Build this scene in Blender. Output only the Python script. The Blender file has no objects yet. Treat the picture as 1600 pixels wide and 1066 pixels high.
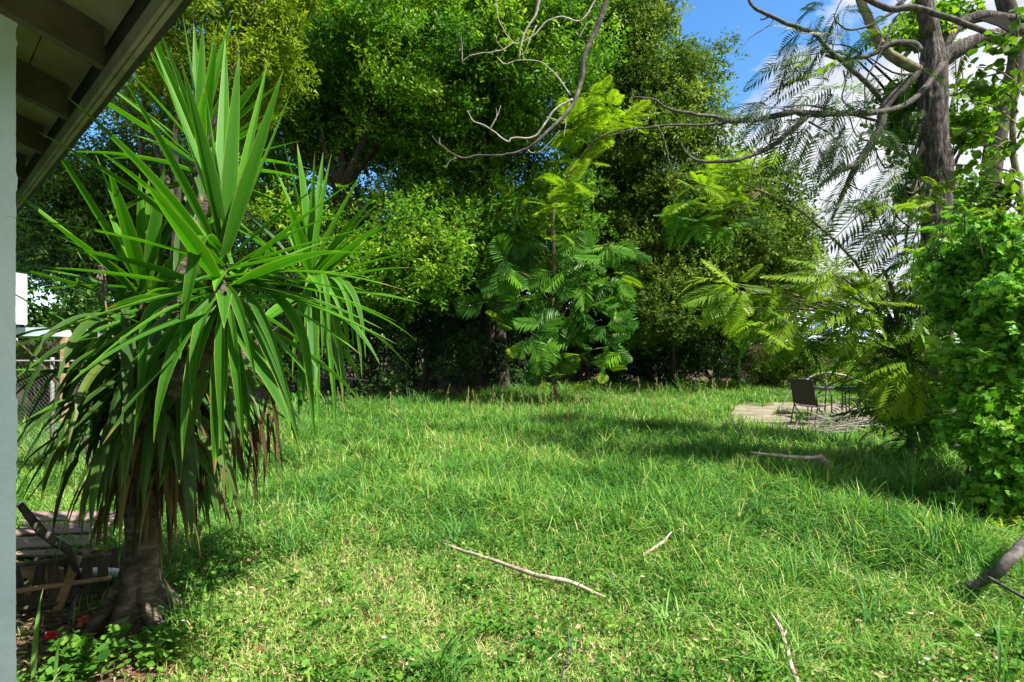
import bpy, math
import numpy as np
rng = np.random.default_rng(11)
R = math.radians
S = bpy.context.scene
COL = S.collection

# ---------------------------------------------------------------- camera
F, HZ, EYE = 890.0, 545.0, 1.62
cd = bpy.data.cameras.new('camera'); cam = bpy.data.objects.new('camera', cd); COL.objects.link(cam)
cam.location = (0, 0, EYE); cam.rotation_euler = (R(90), 0, 0)
cd.sensor_width = 36; cd.lens = F/1600*36; cd.shift_y = 12/1600; cd.clip_start = 0.05; cd.clip_end = 2000
S.camera = cam

# ---------------------------------------------------------------- world, sun, exposure
SUN_AZ, SUN_EL = 123.0, 54.0
SKY = 0.15
w = bpy.data.worlds.new('World'); S.world = w; w.use_nodes = True
nt = w.node_tree; nt.nodes.clear(); N = nt.nodes.new; L = nt.links.new
out = N('ShaderNodeOutputWorld'); bg = N('ShaderNodeBackground'); bg.inputs[1].default_value = SKY
sky = N('ShaderNodeTexSky'); sky.sky_type = 'NISHITA'; sky.sun_disc = False
sky.sun_elevation = R(SUN_EL); sky.sun_rotation = R(SUN_AZ); sky.air_density = 1.0; sky.dust_density = 0.6; sky.ozone_density = 2.0
tc = N('ShaderNodeTexCoord')
def wnoise(scale, detail, rough, loc):
    mp = N('ShaderNodeMapping'); mp.inputs['Scale'].default_value = (1, 1, 1.6); mp.inputs['Location'].default_value = loc
    L(tc.outputs['Generated'], mp.inputs[0])
    n = N('ShaderNodeTexNoise'); n.inputs['Scale'].default_value = scale; n.inputs['Detail'].default_value = detail
    n.inputs['Roughness'].default_value = rough; L(mp.outputs[0], n.inputs['Vector']); return n
def mth(op, a, b=None, c=None):
    m = N('ShaderNodeMath'); m.operation = op
    for i, v in enumerate((a, b, c)):
        if v is None: continue
        if isinstance(v, (int, float)): m.inputs[i].default_value = v
        else: L(v, m.inputs[i])
    return m.outputs[0]
sep = N('ShaderNodeSeparateXYZ'); L(tc.outputs['Generated'], sep.inputs[0])
n1 = wnoise(3.2, 9, 0.58, (0.35, 0.1, 0.0)); n2 = wnoise(9.0, 6, 0.6, (2.0, 1.0, 0.4))
# more cloud to the right (east) of the view, clear sky to its left
azm = mth('DIVIDE', sep.outputs['X'], mth('MAXIMUM', sep.outputs['Y'], 0.08))
ramp_az = mth('MULTIPLY_ADD', azm, 1.25, mth('MULTIPLY', sep.outputs['Z'], -0.58))
f = mth('ADD', n1.outputs[0], mth('MULTIPLY', mth('MINIMUM', mth('MAXIMUM', mth('SUBTRACT', ramp_az, 0.20), -0.25), 0.25), 0.9))
f = mth('ADD', f, mth('MULTIPLY', mth('MINIMUM', mth('MAXIMUM', mth('MULTIPLY', sep.outputs['Y'], -1.0), 0.0), 0.35), 1.4))   # unseen cloud added behind the camera to brighten the shaded sides
mask = N('ShaderNodeMapRange'); mask.inputs['From Min'].default_value = 0.52; mask.inputs['From Max'].default_value = 0.60; L(f, mask.inputs[0])
cc = N('ShaderNodeValToRGB'); cc.color_ramp.elements[0].position = 0.35; cc.color_ramp.elements[1].position = 0.62
k = 1.0/SKY
cc.color_ramp.elements[0].color = (0.62, 0.66, 0.74, 1); cc.color_ramp.elements[1].color = (0.95, 0.96, 1.0, 1)
L(n2.outputs[0], cc.inputs[0])
cm = N('ShaderNodeVectorMath'); cm.operation = 'SCALE'; L(cc.outputs[0], cm.inputs[0]); cm.inputs['Scale'].default_value = 0.28*k
mx = N('ShaderNodeMix'); mx.data_type = 'RGBA'; L(mask.outputs[0], mx.inputs['Factor']); hs = N('ShaderNodeHueSaturation'); hs.inputs['Saturation'].default_value = 1.3; hs.inputs['Value'].default_value = .43; L(sky.outputs[0], hs.inputs['Color']); L(hs.outputs[0], mx.inputs['A']); L(cm.outputs[0], mx.inputs['B'])
L(mx.outputs['Result'], bg.inputs[0]); L(bg.outputs[0], out.inputs[0])

sd = bpy.data.lights.new('sun', 'SUN'); sd.energy = 2.75; sd.angle = R(0.5); sd.color = (1.0, 0.95, 0.86)
so = bpy.data.objects.new('sun', sd); COL.objects.link(so)
so.rotation_euler = (R(90-SUN_EL), 0, R(-SUN_AZ)+math.pi)
# the lamp shines along -Z: tilt so that -Z points away from azimuth SUN_AZ
import mathutils
sv = mathutils.Vector((math.cos(R(SUN_EL))*math.sin(R(SUN_AZ)), math.cos(R(SUN_EL))*math.cos(R(SUN_AZ)), math.sin(R(SUN_EL))))
so.rotation_euler = sv.to_track_quat('Z', 'Y').to_euler(); so.location = (10, 5, 30)
S.view_settings.view_transform = 'Standard'; S.view_settings.look = 'None'
S.view_settings.exposure = 2.12; S.view_settings.gamma = 1.0
S.render.engine = 'CYCLES'; S.cycles.max_bounces = 8; S.cycles.diffuse_bounces = 5; S.cycles.transmission_bounces = 6
S.cycles.glossy_bounces = 2; S.cycles.caustics_reflective = False; S.cycles.caustics_refractive = False

# ---------------------------------------------------------------- helpers
def at(px, py, d): return np.array([(px-800)/F*d, d, EYE+(HZ-py)/F*d])
def gpt(px, py):
    d = F*EYE/(py-HZ); return np.array([(px-800)/F*d, d, 0.0])
def nrm(v): return v/np.maximum(np.linalg.norm(v, axis=-1, keepdims=True), 1e-9)
_k = np.random.default_rng(5).normal(size=(3, 10, 3)); _p = np.random.default_rng(6).uniform(0, 6.28, (3, 10))
def noise(P, s=1.0, j=0):                     # smooth noise, about -1..1
    P = np.atleast_2d(P)
    if P.shape[1] == 2: P = np.c_[P, np.zeros(len(P))]
    a = 0
    for i in range(10): a = a + np.sin(P@_k[j, i]*s*(1+i*0.35)+_p[j, i])/(1+i*0.25)
    return a/3.0
def gh(x, y):
    x = np.asarray(x, float); y = np.asarray(y, float)
    P = np.c_[x.ravel(), y.ravel()]
    return (0.035*noise(P, 0.55).reshape(x.shape))*np.clip((60-np.hypot(x, y))/30, 0, 1)

def mesh(name, V, faces, mats, parent=None, v=None, e=None, mi=None, smooth=False):
    """V Nx3, faces: list of (Mxk) arrays; v, e per-vertex floats; mi per-face-group material index"""
    V = np.asarray(V, np.float32); me = bpy.data.meshes.new(name)
    faces = [np.asarray(f_, np.int32) for f_ in faces if len(f_)]
    me.vertices.add(len(V)); me.vertices.foreach_set('co', V.ravel())
    li = np.concatenate([f_.ravel() for f_ in faces]); me.loops.add(len(li)); me.loops.foreach_set('vertex_index', li)
    cnt = np.concatenate([np.full(len(f_), f_.shape[1], np.int32) for f_ in faces])
    st = np.concatenate([[0], np.cumsum(cnt)[:-1]]).astype(np.int32)
    me.polygons.add(len(cnt)); me.polygons.foreach_set('loop_start', st); me.polygons.foreach_set('loop_total', cnt)
    if mi is not None: me.polygons.foreach_set('material_index', np.asarray(mi, np.int32))
    me.polygons.foreach_set('use_smooth', np.full(len(cnt), smooth))
    for nm, arr in (('v', v), ('e', e)):
        if arr is not None:
            at_ = me.attributes.new(nm, 'FLOAT', 'POINT'); at_.data.foreach_set('value', np.asarray(arr, np.float32))
    for m in (mats if isinstance(mats, list) else [mats]): me.materials.append(m)
    me.update(calc_edges=True); me.validate()
    o = bpy.data.objects.new(name, me); COL.objects.link(o)
    if parent is not None:
        o.parent = parent; o.matrix_parent_inverse = parent.matrix_world.inverted()
    return o
def tag(o, label=None, cat=None, group=None, kind=None):
    for k_, v_ in (('label', label), ('category', cat), ('group', group), ('kind', kind)):
        if v_: o[k_] = v_
    return o
def thing(name, label, cat, loc=(0, 0, 0), group=None, kind=None):
    o = bpy.data.objects.new(name, None); COL.objects.link(o); o.location = [float(c) for c in loc]
    o.matrix_world = mathutils.Matrix.Translation(o.location); o.empty_display_size = 0.2
    return tag(o, label, cat, group, kind)

class MB:
    def __init__(s): s.V = []; s.F = {}; s.v = []; s.e = []; s.n = 0; s.order = []
    def add(s, V, faces, v=0.5, e=0.0):
        V = np.asarray(V, float).reshape(-1, 3)
        for f_ in faces:
            f_ = np.asarray(f_, np.int64)
            if len(f_): s.F.setdefault(f_.shape[1], []).append(f_+s.n)
        s.V.append(V); s.v.append(np.broadcast_to(v, (len(V),))); s.e.append(np.broadcast_to(e, (len(V),))); s.n += len(V)
    def box(s, c, size, M=None, v=0.5):
        sx, sy, sz = np.array(size)/2
        V = np.array([[x, y, z] for x in (-sx, sx) for y in (-sy, sy) for z in (-sz, sz)])
        if M is not None: V = V@np.array(M).T
        s.add(V+np.array(c), [[[0, 1, 3, 2], [4, 6, 7, 5], [0, 4, 5, 1], [2, 3, 7, 6], [0, 2, 6, 4], [1, 5, 7, 3]]], v)
    def prism(s, pts, z0, z1, v=0.5):              # vertical prism on an xy outline (ccw)
        n = len(pts); P = np.array(pts, float)
        z0 = np.broadcast_to(z0, n); z1 = np.broadcast_to(z1, n)
        V = np.r_[np.c_[P, z0], np.c_[P, z1]]
        s.add(V, [[[i, (i+1) % n, n+(i+1) % n, n+i] for i in range(n)], [list(range(n))[::-1]], [list(range(n, 2*n))]], v)
    def tube(s, pts, r, k=8, res=1, v=0.5, wob=0.0, seed=0, ridge=0.0):
        P = np.array(pts, float); r = np.broadcast_to(np.array(r, float), (len(P),)) if np.ndim(r) == 0 else np.interp(np.linspace(0, 1, len(P)), np.linspace(0, 1, len(r)), r)
        if res > 1:
            n = (len(P)-1)*res+1; t = np.linspace(0, len(P)-1, n); i = np.minimum(t.astype(int), len(P)-2); u = (t-i)[:, None]
            Q = np.r_[[2*P[0]-P[1]], P, [2*P[-1]-P[-2]]]; a, b, c, d = Q[i], Q[i+1], Q[i+2], Q[i+3]
            r = np.interp(t, np.arange(len(P)), r)
            P = 0.5*((2*b)+(-a+c)*u+(2*a-5*b+4*c-d)*u*u+(-a+3*b-3*c+d)*u**3)
            if wob: P = P+wob*np.c_[noise(P*9+seed, 1, 0), noise(P*9+seed, 1, 1), noise(P*9+seed, 1, 2)]*np.minimum(1, np.minimum(t, 1))[:, None]
        T = nrm(np.gradient(P, axis=0)); up = np.array([0.31, 0.17, 0.93]) if abs(T[0, 2]) < 0.9 else np.array([1.0, 0.1, 0])
        Nn = np.zeros_like(P); a = nrm(np.cross(T[0], up))
        for i_ in range(len(P)):
            a = nrm(a-T[i_]*np.dot(a, T[i_])); Nn[i_] = a
        B = np.cross(T, Nn); an = np.linspace(0, 2*np.pi, k, endpoint=False)
        rr = np.broadcast_to(r[:, None], (len(P), k)).copy()
        V = P[:, None]+rr[..., None]*(np.cos(an)[None, :, None]*Nn[:, None]+np.sin(an)[None, :, None]*B[:, None])
        if ridge:
            q = V.reshape(-1, 3); h = noise(q*np.array([9, 9, 2.2])+seed, 1.6, 0)*0.6+noise(q*np.array([22, 22, 5])+seed, 1.5, 1)*0.4
            rr = rr*(1+ridge*h.reshape(rr.shape)); V = P[:, None]+rr[..., None]*(np.cos(an)[None, :, None]*Nn[:, None]+np.sin(an)[None, :, None]*B[:, None])
        V = V.reshape(-1, 3); m = len(P); i, j = np.meshgrid(np.arange(m-1), np.arange(k), indexing='ij')
        q = np.stack([i*k+j, i*k+(j+1) % k, (i+1)*k+(j+1) % k, (i+1)*k+j], -1).reshape(-1, 4)
        s.add(V, [q, [list(range(k))[::-1]], [list(range((m-1)*k, m*k))]], v)
    def inst(s, T, faces, pos, a, nn, scale, v, e=0.0, width=1.0):
        """copies of template T (x side, y along, z normal)"""
        a = nrm(a); sd_ = nrm(np.cross(a, nn)); n2_ = np.cross(sd_, a); n = len(pos)
        M = np.stack([sd_, a, n2_], 1)
        TT = np.broadcast_to(T[None], (n,)+T.shape).copy(); TT[..., 0] *= np.broadcast_to(width, (n,))[:, None]
        V = np.einsum('nki,nij->nkj', TT, M)*np.broadcast_to(scale, (n,))[:, None, None]+pos[:, None]
        k_ = len(T); off = (np.arange(n)*k_)[:, None, None]
        ff = [(np.asarray(f_)[None]+off).reshape(-1, np.asarray(f_).shape[1]) for f_ in faces]
        s.add(V.reshape(-1, 3), ff, np.repeat(np.broadcast_to(v, (n,)), k_), np.tile(np.broadcast_to(e, (k_,)), n))
    def build(s, name, mat, parent=None, smooth=False):
        V = np.concatenate(s.V); fs = [np.concatenate(x) for x in s.F.values()]
        return mesh(name, V, fs, mat, parent, np.concatenate(s.v), np.concatenate(s.e), smooth=smooth)

# ---------------------------------------------------------------- materials
def base_mat(name):
    m = bpy.data.materials.new(name); m.use_nodes = True; t = m.node_tree; t.nodes.clear()
    o = t.nodes.new('ShaderNodeOutputMaterial'); return m, t, o
def ramp(t, fac, cols, pos=None):
    r = t.nodes.new('ShaderNodeValToRGB'); el = r.color_ramp.elements
    pos = pos or [i/(len(cols)-1) for i in range(len(cols))]
    while len(el) < len(cols): el.new(0.5)
    for x, c, p in zip(el, cols, pos): x.position = p; x.color = (*c, 1)
    t.links.new(fac, r.inputs[0]); return r.outputs[0]
def leaf_mat(name, cols, pos=None, trans=0.38, tint=(1.25, 1.35, 0.55), rough=0.45, spec=0.35, edge=None, nz=0.35, nscale=1.2):
    m, t, o = base_mat(name); A = t.nodes.new('ShaderNodeAttribute'); A.attribute_name = 'v'
    tcx = t.nodes.new('ShaderNodeTexCoord'); n = t.nodes.new('ShaderNodeTexNoise'); n.inputs['Scale'].default_value = nscale; n.inputs['Detail'].default_value = 3
    t.links.new(tcx.outputs['Object'], n.inputs['Vector'])
    a = t.nodes.new('ShaderNodeMath'); a.operation = 'MULTIPLY_ADD'; t.links.new(n.outputs[0], a.inputs[0]); a.inputs[1].default_value = nz*2
    b = t.nodes.new('ShaderNodeMath'); b.operation = 'SUBTRACT'; b.inputs[1].default_value = nz; t.links.new(A.outputs['Fac'], b.inputs[0]); t.links.new(b.outputs[0], a.inputs[2])
    c = ramp(t, a.outputs[0], cols, pos)
    if edge:
        E = t.nodes.new('ShaderNodeAttribute'); E.attribute_name = 'e'; mxx = t.nodes.new('ShaderNodeMix'); mxx.data_type = 'RGBA'
        t.links.new(E.outputs['Fac'], mxx.inputs['Factor']); t.links.new(c, mxx.inputs['A']); mxx.inputs['B'].default_value = (*edge, 1); c = mxx.outputs['Result']
    p = t.nodes.new('ShaderNodeBsdfPrincipled'); t.links.new(c, p.inputs['Base Color']); p.inputs['Roughness'].default_value = rough; p.inputs['Specular IOR Level'].default_value = spec
    tr = t.nodes.new('ShaderNodeBsdfTranslucent'); mu = t.nodes.new('ShaderNodeVectorMath'); mu.operation = 'MULTIPLY'; mu.inputs[1].default_value = tint
    t.links.new(c, mu.inputs[0]); t.links.new(mu.outputs[0], tr.inputs[0])
    ms = t.nodes.new('ShaderNodeMixShader'); ms.inputs[0].default_value = trans; t.links.new(p.outputs[0], ms.inputs[1]); t.links.new(tr.outputs[0], ms.inputs[2]); t.links.new(ms.outputs[0], o.inputs[0])
    return m
def solid_mat(name, cols, scale=(6, 6, 6), rough=0.8, bump=0.3, detail=6, metal=0.0, spec=0.3, pos=None, bscale=None, bdist=0.01, vor=False):
    m, t, o = base_mat(name); tcx = t.nodes.new('ShaderNodeTexCoord'); mp = t.nodes.new('ShaderNodeMapping'); mp.inputs['Scale'].default_value = scale
    t.links.new(tcx.outputs['Object'], mp.inputs[0]); n = t.nodes.new('ShaderNodeTexNoise'); n.inputs['Scale'].default_value = 1; n.inputs['Detail'].default_value = detail; n.inputs['Roughness'].default_value = 0.62
    t.links.new(mp.outputs[0], n.inputs['Vector']); c = ramp(t, n.outputs[0], cols, pos or [0.3+0.4*i/(max(1, len(cols)-1)) for i in range(len(cols))])
    p = t.nodes.new('ShaderNodeBsdfPrincipled'); t.links.new(c, p.inputs['Base Color']); p.inputs['Roughness'].default_value = rough; p.inputs['Metallic'].default_value = metal; p.inputs['Specular IOR Level'].default_value = spec
    if bump:
        bp = t.nodes.new('ShaderNodeBump'); bp.inputs['Strength'].default_value = bump; bp.inputs['Distance'].default_value = bdist
        src = n.outputs[0]
        if bscale or vor:
            n_ = t.nodes.new('ShaderNodeTexVoronoi' if vor else 'ShaderNodeTexNoise'); n_.inputs['Scale'].default_value = bscale or 8
            t.links.new(mp.outputs[0] if vor else tcx.outputs['Object'], n_.inputs['Vector']); src = n_.outputs[0]
        t.links.new(src, bp.inputs['Height']); t.links.new(bp.outputs[0], p.inputs['Normal'])
    t.links.new(p.outputs[0], o.inputs[0]); return m

M = {}
M['oak'] = leaf_mat('oak_leaves', [(.022, .07, .008), (.065, .18, .014), (.14, .30, .02), (.30, .44, .035)], [0, .36, .68, .95], trans=.45, spec=.2)
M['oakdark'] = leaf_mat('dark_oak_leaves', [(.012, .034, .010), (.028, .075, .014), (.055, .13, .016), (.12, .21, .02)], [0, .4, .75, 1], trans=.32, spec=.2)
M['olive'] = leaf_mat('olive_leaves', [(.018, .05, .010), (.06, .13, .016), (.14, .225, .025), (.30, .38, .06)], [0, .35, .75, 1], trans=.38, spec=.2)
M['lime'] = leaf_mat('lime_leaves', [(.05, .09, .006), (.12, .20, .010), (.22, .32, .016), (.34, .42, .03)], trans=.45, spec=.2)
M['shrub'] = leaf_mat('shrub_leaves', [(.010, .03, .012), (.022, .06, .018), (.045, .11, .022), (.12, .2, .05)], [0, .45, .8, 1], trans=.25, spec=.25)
M['frond'] = leaf_mat('feathery_leaves', [(.03, .10, .018), (.06, .18, .022), (.11, .27, .02), (.2, .38, .025)], trans=.45, spec=.25)
M['frondlime'] = leaf_mat('bright_feathery_leaves', [(.09, .19, .012), (.16, .28, .016), (.24, .37, .02), (.36, .48, .04)], trans=.48, spec=.2)
M['frondpale'] = leaf_mat('thin_feathery_leaves', [(.015, .035, .012), (.03, .075, .014), (.055, .12, .015)], trans=.3, spec=.2)
M['vine'] = leaf_mat('vine_leaves', [(.05, .15, .014), (.09, .26, .02), (.15, .36, .03), (.30, .46, .06)], trans=.45, spec=.3)
M['broad'] = leaf_mat('broad_leaves', [(.04, .10, .010), (.08, .18, .012), (.16, .27, .02)], trans=.5)
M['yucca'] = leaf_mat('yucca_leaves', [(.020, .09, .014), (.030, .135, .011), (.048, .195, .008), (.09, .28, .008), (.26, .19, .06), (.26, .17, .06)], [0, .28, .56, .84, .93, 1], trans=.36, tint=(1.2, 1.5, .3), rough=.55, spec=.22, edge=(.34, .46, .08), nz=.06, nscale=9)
M['yuccaold'] = leaf_mat('old_yucca_leaves', [(.022, .07, .014), (.045, .12, .014), (.11, .15, .022), (.24, .18, .06)], [0, .5, .8, 1], trans=.3, rough=.45, edge=(.16, .18, .06), nz=.15, nscale=7)
M['deadleaf'] = leaf_mat('dead_yucca_leaves', [(.05, .032, .018), (.11, .075, .035), (.19, .14, .065), (.27, .23, .10)], trans=.2, tint=(1, .9, .6), rough=.8, spec=.1, nz=.2, nscale=8)
M['grass'] = leaf_mat('grass_blades', [(.030, .115, .022), (.075, .225, .030), (.165, .335, .045), (.31, .42, .08), (.50, .48, .22)], [0, .35, .68, .9, 1], trans=.3, nz=.12, nscale=1.5, spec=.15, rough=.6)
M['weed'] = leaf_mat('weed_leaves', [(.03, .11, .016), (.065, .19, .022), (.14, .29, .035), (.28, .40, .09)], trans=.38, nz=.12, spec=.15, rough=.6)
M['longgrass'] = leaf_mat('long_grass', [(.045, .15, .035), (.10, .27, .045), (.28, .44, .12)], trans=.35, rough=.55, spec=.25)
M['seed'] = leaf_mat('grass_seed_heads', [(.22, .24, .08), (.4, .4, .18)], trans=.3)
M['bark'] = solid_mat('grey_bark', [(.012, .010, .009), (.06, .052, .047), (.22, .20, .18)], (34, 34, 7), .9, 1.0, bdist=.04)
M['barkdark'] = solid_mat('dark_bark', [(.02, .016, .013), (.05, .042, .034), (.12, .10, .085)], (22, 22, 5), .9, .8, bdist=.02)
M['twig'] = solid_mat('pale_twig_bark', [(.16, .14, .125), (.32, .29, .26), (.46, .43, .39)], (25, 25, 25), .85, .5, bdist=.006)
M['greybranch'] = solid_mat('weathered_branch_bark', [(.028, .025, .023), (.07, .063, .057), (.16, .145, .13)], (16, 16, 16), .85, .6, bdist=.008)
M['olivebark'] = solid_mat('mossy_bark', [(.06, .06, .03), (.14, .13, .07), (.25, .22, .15)], (9, 9, 9), .9, .5)
M['yuccabark'] = solid_mat('yucca_bark', [(.03, .024, .02), (.09, .07, .055), (.22, .18, .14)], (10, 10, 22), .95, .9, bdist=.03)
M['stick'] = solid_mat('bleached_stick', [(.20, .13, .09), (.36, .29, .22), (.55, .49, .42)], (14, 14, 14), .85, .4, bdist=.004)
M['stucco'] = solid_mat('blue_grey_stucco', [(.62, .74, .82), (.70, .80, .87), (.74, .84, .90)], (3, 3, 3), .75, .6, bscale=30, bdist=.008)
M['soffit'] = solid_mat('soffit_boards', [(.20, .165, .08), (.36, .30, .165), (.46, .39, .23)], (3, 3, 3), .8, .2)
M['rafter'] = solid_mat('rafter_paint', [(.18, .145, .10), (.32, .27, .19), (.40, .35, .26)], (5, 5, 5), .8, .25)
M['raftershade'] = solid_mat('shaded_rafter_wood', [(.07, .055, .035), (.14, .11, .075), (.20, .165, .115)], (5, 5, 5), .85, .25)  # darker copy of the rafter colour: shadow on the rafter sides painted in
M['fasciadark'] = solid_mat('dark_fascia', [(.035, .03, .024), (.07, .06, .05)], (5, 5, 5), .8, .2)
M['white'] = solid_mat('white_paint', [(.72, .74, .78), (.80, .81, .84)], (2, 2, 2), .6, 0)
M['metalroof'] = solid_mat('pale_blue_roof', [(.45, .55, .68), (.62, .70, .80)], (1, 12, 1), .5, 0)
M['blueroof'] = solid_mat('blue_roof_panel', [(.10, .16, .38), (.15, .22, .45)], (1, 6, 1), .5, 0)
M['tanwall'] = solid_mat('tan_siding', [(.42, .34, .24), (.52, .43, .31)], (1, 1, 14), .8, .3)
M['galv'] = solid_mat('galvanised_steel', [(.16, .16, .15), (.27, .27, .26)], (20, 20, 20), .7, 0, metal=.2)
M['patio'] = solid_mat('patio_concrete', [(.10, .085, .055), (.20, .175, .125), (.30, .265, .195)], (2.2, 2.2, 2.2), .9, .3, detail=9)
M['frame'] = solid_mat('dark_metal_frame', [(.016, .014, .013), (.028, .025, .024)], (8, 8, 8), .4, 0, spec=.5)
M['sling'] = solid_mat('brown_sling_mesh', [(.035, .03, .026), (.055, .048, .042)], (60, 60, 60), .8, 0)
M['glass'] = solid_mat('grey_glass_top', [(.06, .08, .08), (.09, .115, .11)], (2, 2, 2), .12, 0, spec=.8)
M['oldwood'] = solid_mat('weathered_wood', [(.035, .028, .022), (.085, .07, .055), (.15, .125, .10)], (22, 22, 5), .9, .5)
M['tanwood'] = solid_mat('tan_lumber', [(.25, .15, .075), (.38, .25, .135), (.48, .34, .2)], (3, 18, 18), .8, .3)
M['corrug'] = solid_mat('brown_fence_panel', [(.14, .095, .08), (.22, .16, .14), (.32, .25, .225)], (6, 30, 6), .85, .3)
M['red'] = solid_mat('red_petals', [(.55, .01, .03), (.75, .04, .08)], (30, 30, 30), .5, 0)
M['orange'] = solid_mat('faded_red_petals', [(.6, .10, .05), (.7, .2, .12)], (30, 30, 30), .6, 0)
M['flower'] = solid_mat('white_petals', [(.7, .72, .66), (.8, .82, .78)], (30, 30, 30), .6, 0)
M['litter'] = leaf_mat('leaf_litter', [(.10, .05, .025), (.2, .11, .06), (.32, .22, .13), (.46, .36, .26)], trans=.1, tint=(1, 1, 1), rough=.9, spec=.1, nz=.1)
M['wire'] = solid_mat('black_wire', [(.02, .02, .02), (.03, .03, .03)], (1, 1, 1), .6, 0)

# ground material: soil, thatch and litter
m, t, o = base_mat('soil'); A = t.nodes.new('ShaderNodeAttribute'); A.attribute_name = 'v'
tcx = t.nodes.new('ShaderNodeTexCoord'); n = t.nodes.new('ShaderNodeTexNoise'); n.inputs['Scale'].default_value = 14; n.inputs['Detail'].default_value = 9; n.inputs['Roughness'].default_value = .7
t.links.new(tcx.outputs['Object'], n.inputs['Vector'])
cg = ramp(t, n.outputs[0], [(.03, .045, .012), (.075, .10, .025), (.16, .16, .06)], [.35, .5, .66])
cd_ = ramp(t, n.outputs[0], [(.03, .02, .013), (.10, .062, .04), (.24, .17, .12)], [.34, .5, .66])
mm = t.nodes.new('ShaderNodeMix'); mm.data_type = 'RGBA'; t.links.new(A.outputs['Fac'], mm.inputs['Factor']); t.links.new(cg, mm.inputs['A']); t.links.new(cd_, mm.inputs['B'])
p = t.nodes.new('ShaderNodeBsdfPrincipled'); p.inputs['Roughness'].default_value = .95; t.links.new(mm.outputs['Result'], p.inputs['Base Color'])
bp = t.nodes.new('ShaderNodeBump'); bp.inputs['Strength'].default_value = .7; bp.inputs['Distance'].default_value = .03; t.links.new(n.outputs[0], bp.inputs['Height']); t.links.new(bp.outputs[0], p.inputs['Normal'])
t.links.new(p.outputs[0], o.inputs[0]); M['soil'] = m

# leaf templates (x side, y along, z normal)
LEAF = np.array([[0, 0, 0], [.24, .42, .06], [0, 1, -.04], [-.24, .42, .06]]); LEAF_F = [[[0, 1, 2, 3]]]
WIDE = np.array([[0, 0, 0], [.34, .22, .07], [.42, .62, .05], [0, 1.0, -.06], [-.42, .62, .05], [-.34, .22, .07]]); WIDE_F = [[[0, 1, 2, 3], [0, 3, 4, 5]]]
NARROW = np.array([[0, 0, 0], [.11, .35, .03], [0, 1, -.12], [-.11, .35, .03]])
# lobed leaf of the vine
_lb = []
for a_, r_ in ((-90, .0), (-50, .38), (-25, .62), (0, .40), (30, .72), (55, .48), (90, 1.0), (125, .48), (150, .72), (180, .40), (205, .62), (230, .38)):
    _lb.append([r_*math.cos(R(a_)), .25+.75*r_*math.sin(R(a_)) if a_ != -90 else 0.02, .05*abs(math.cos(R(a_)))])
LOBE = np.array([[0, .25, 0]]+_lb); LOBE_F = [[[0, i+1, (i+1) % 12+1] for i in range(12)]]

# ---------------------------------------------------------------- regions of the yard
PATIO = np.array([(3.7, 11.5), (5.5, 9.6), (11.5, 12.0), (10.0, 17.5), (6.1, 16.8)])
def inside(P, poly, grow=0.0):
    x, y = P[:, 0], P[:, 1]; c = poly.mean(0); q = c+(poly-c)*(1+grow); r_ = np.zeros(len(P), bool); n_ = len(q)
    for i in range(n_):
        x1, y1 = q[i]; x2, y2 = q[(i+1) % n_]
        r_ ^= ((y1 > y) != (y2 > y)) & (x < (x2-x1)*(y-y1)/(y2-y1+1e-12)+x1)
    return r_
def dirtness(x, y):
    """bare, littered soil: round the yucca and the debris, and under the trees behind"""
    a = np.exp(-(((x+2.35)/.62)**2+((y-3.15)/.55)**2)**1.5)
    b = np.exp(-(((x+3.1)/.65)**2+((y-3.55)/.55)**2)**2)
    c = np.exp(-(((x+2.0)/.35)**2+((y-2.75)/.35)**2)**2)
    edge = np.interp(x, [-30, -4.9, -2.7, 0, 5.1, 10.8, 30], [12.5, 14.2, 15.8, 19.2, 22.2, 24, 26])
    d = 1/(1+np.exp(-(y-edge-1.0)/.6))
    return np.clip(np.maximum.reduce([a, b, c, d]), 0, 1)

xs = np.r_[-400, -150, -60, np.linspace(-30, 30, 201), 60, 150, 400]; ys = np.r_[-100, -20, np.linspace(-2, 34, 161), 60, 120, 250, 500]
X, Y = np.meshgrid(xs, ys, indexing='ij'); Z = gh(X, Y); nx, ny = X.shape
i, j = np.meshgrid(np.arange(nx-1), np.arange(ny-1), indexing='ij'); q = np.stack([i*ny+j, (i+1)*ny+j, (i+1)*ny+j+1, i*ny+j+1], -1).reshape(-1, 4)
tag(mesh('ground', np.c_[X.ravel(), Y.ravel(), Z.ravel()], [q], M['soil'], v=dirtness(X.ravel(), Y.ravel()), smooth=True), kind='structure')
b = MB(); n_ = 40; pts = []
for k_ in range(len(PATIO)):
    for u in np.linspace(0, 1, 9)[:-1]: pts.append(PATIO[k_]*(1-u)+PATIO[(k_+1) % len(PATIO)]*u)
b.prism([tuple(p_) for p_ in pts], -.08, .014); tag(b.build('patio', M['patio']), kind='structure')

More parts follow.
